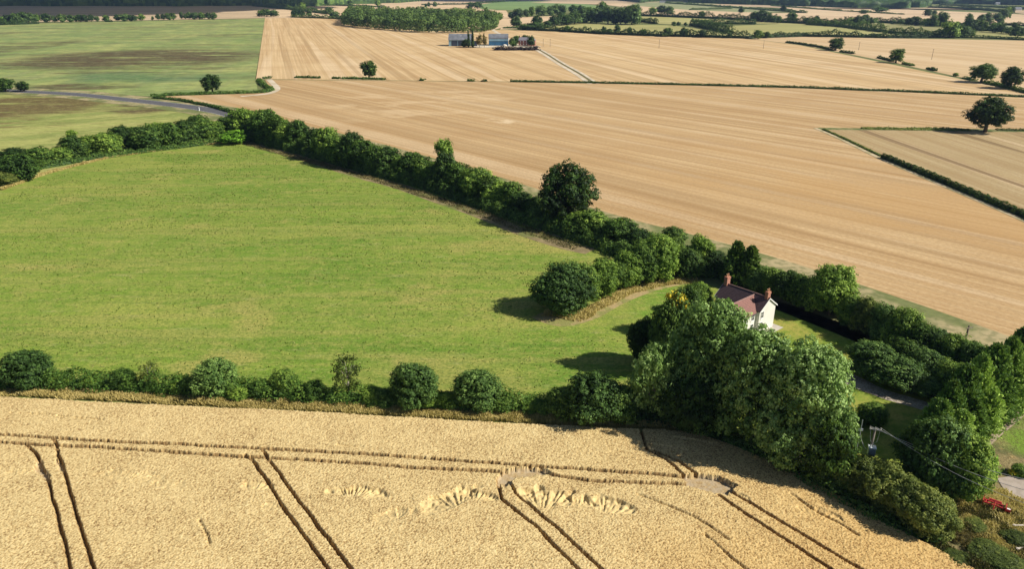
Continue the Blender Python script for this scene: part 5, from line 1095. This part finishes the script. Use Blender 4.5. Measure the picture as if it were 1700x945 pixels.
mb = MB(); mb.box(1.7,2.3,-.2,.25,.55,1.0); mb.build('hopper', red, im); mb = MB(); mb.box(1.75,2.25,-.15,.2,1.0,1.04); mb.build('hopper_lid', white, im)
# boards lying in the weeds
for i, (x, y, an, l) in enumerate([(1690,897,70,3.2),(1696,915,20,2.0),(1690,878,5,1.6)]):
    a = at(x, y); mb = MB(); mb.box(-l/2,l/2,-.1,.1,0,.06); mb.box(-l/2+.1,-l/2+.25,-.16,.16,.06,.1); o = mb.build('timber_board', plain('grey_board', (.45,.40,.33,1), .8, .2, 3)); o.location = (a[0], a[1], .45); o.rotation_euler = (R(4), R(5), R(an)); tag(o, ['long pale board lying in the weeds at the right edge','short board at the right edge nearest the bottom','short board at the right edge right below the red machine'][i], 'board', 'boards in the weeds')

# ------------------------------------------------------------------ blue summer haze over the far land
mh, n = newmat('haze'); pv = N(n, 'ShaderNodeVolumePrincipled'); pv.inputs['Color'].default_value = (.42,.60,.98,1); pv.inputs['Density'].default_value = .00005; pv.inputs['Anisotropy'].default_value = .2
o_ = N(n, 'ShaderNodeOutputMaterial'); n.links.new(pv.outputs[0], o_.inputs['Volume'])
mb = MB(); mb.box(-6000, 6000, -300, 7500, -1.2, 66); o = mb.build('haze', mh); tag(o, 'thin blue haze over the fields', 'haze', kind='stuff')
for q in ('ground',):
    me = bpy.data.objects[q].data
    for v, c_o in zip(me.vertices, [(-5900,-250),(5900,-250),(5900,7400),(-5900,7400)]): v.co = (*c_o, -.05)

# ------------------------------------------------------------------ cloud whose shadow dims the farthest land on the left
sv = np.array([math.sin(R(SUN_AZ)), math.cos(R(SUN_AZ)), math.tan(R(SUN_EL))])
def cloud(target, rx, ry, n_, label, alt=700.):
    c0 = np.array([target[0], target[1], 0])+sv*alt/sv[2]
    import bmesh
    bm = bmesh.new()
    for i in range(n_):
        a = rng.random()*6.28; q = math.sqrt(rng.random()); x = math.cos(a)*q*rx; y = math.sin(a)*q*ry; r0 = rng.uniform(.18,.30)*min(rx,ry)
        ret = bmesh.ops.create_icosphere(bm, subdivisions=2, radius=r0)
        bmesh.ops.scale(bm, vec=(1.3,1.3,.5), verts=ret['verts']); bmesh.ops.translate(bm, vec=(x, y, rng.uniform(0,60)), verts=ret['verts'])
    me = bpy.data.meshes.new('cloud'); bm.to_mesh(me); bm.free(); me.materials.append(plain('cloud', (.8,.8,.82,1), 1, .05, .01))
    for p in me.polygons: p.use_smooth = True
    o = bpy.data.objects.new('cloud', me); COL.objects.link(o); o.location = c0; tag(o, label, 'cloud', kind='structure')
cloud((-1500, 2180), 850, 600, 60, 'flat grey cloud high over the distant left fields')
a = at(1400, 5); cloud((a[0], a[1]+900), 1700, 700, 60, 'flat grey cloud high over the distant right woods')
print('objects', len(bpy.data.objects))

for o in bpy.data.objects:
    if len(str(o.get('label','')).replace('-',' ').split()) > 16 and o.parent is None: print('LONG', o.name, o['label'])
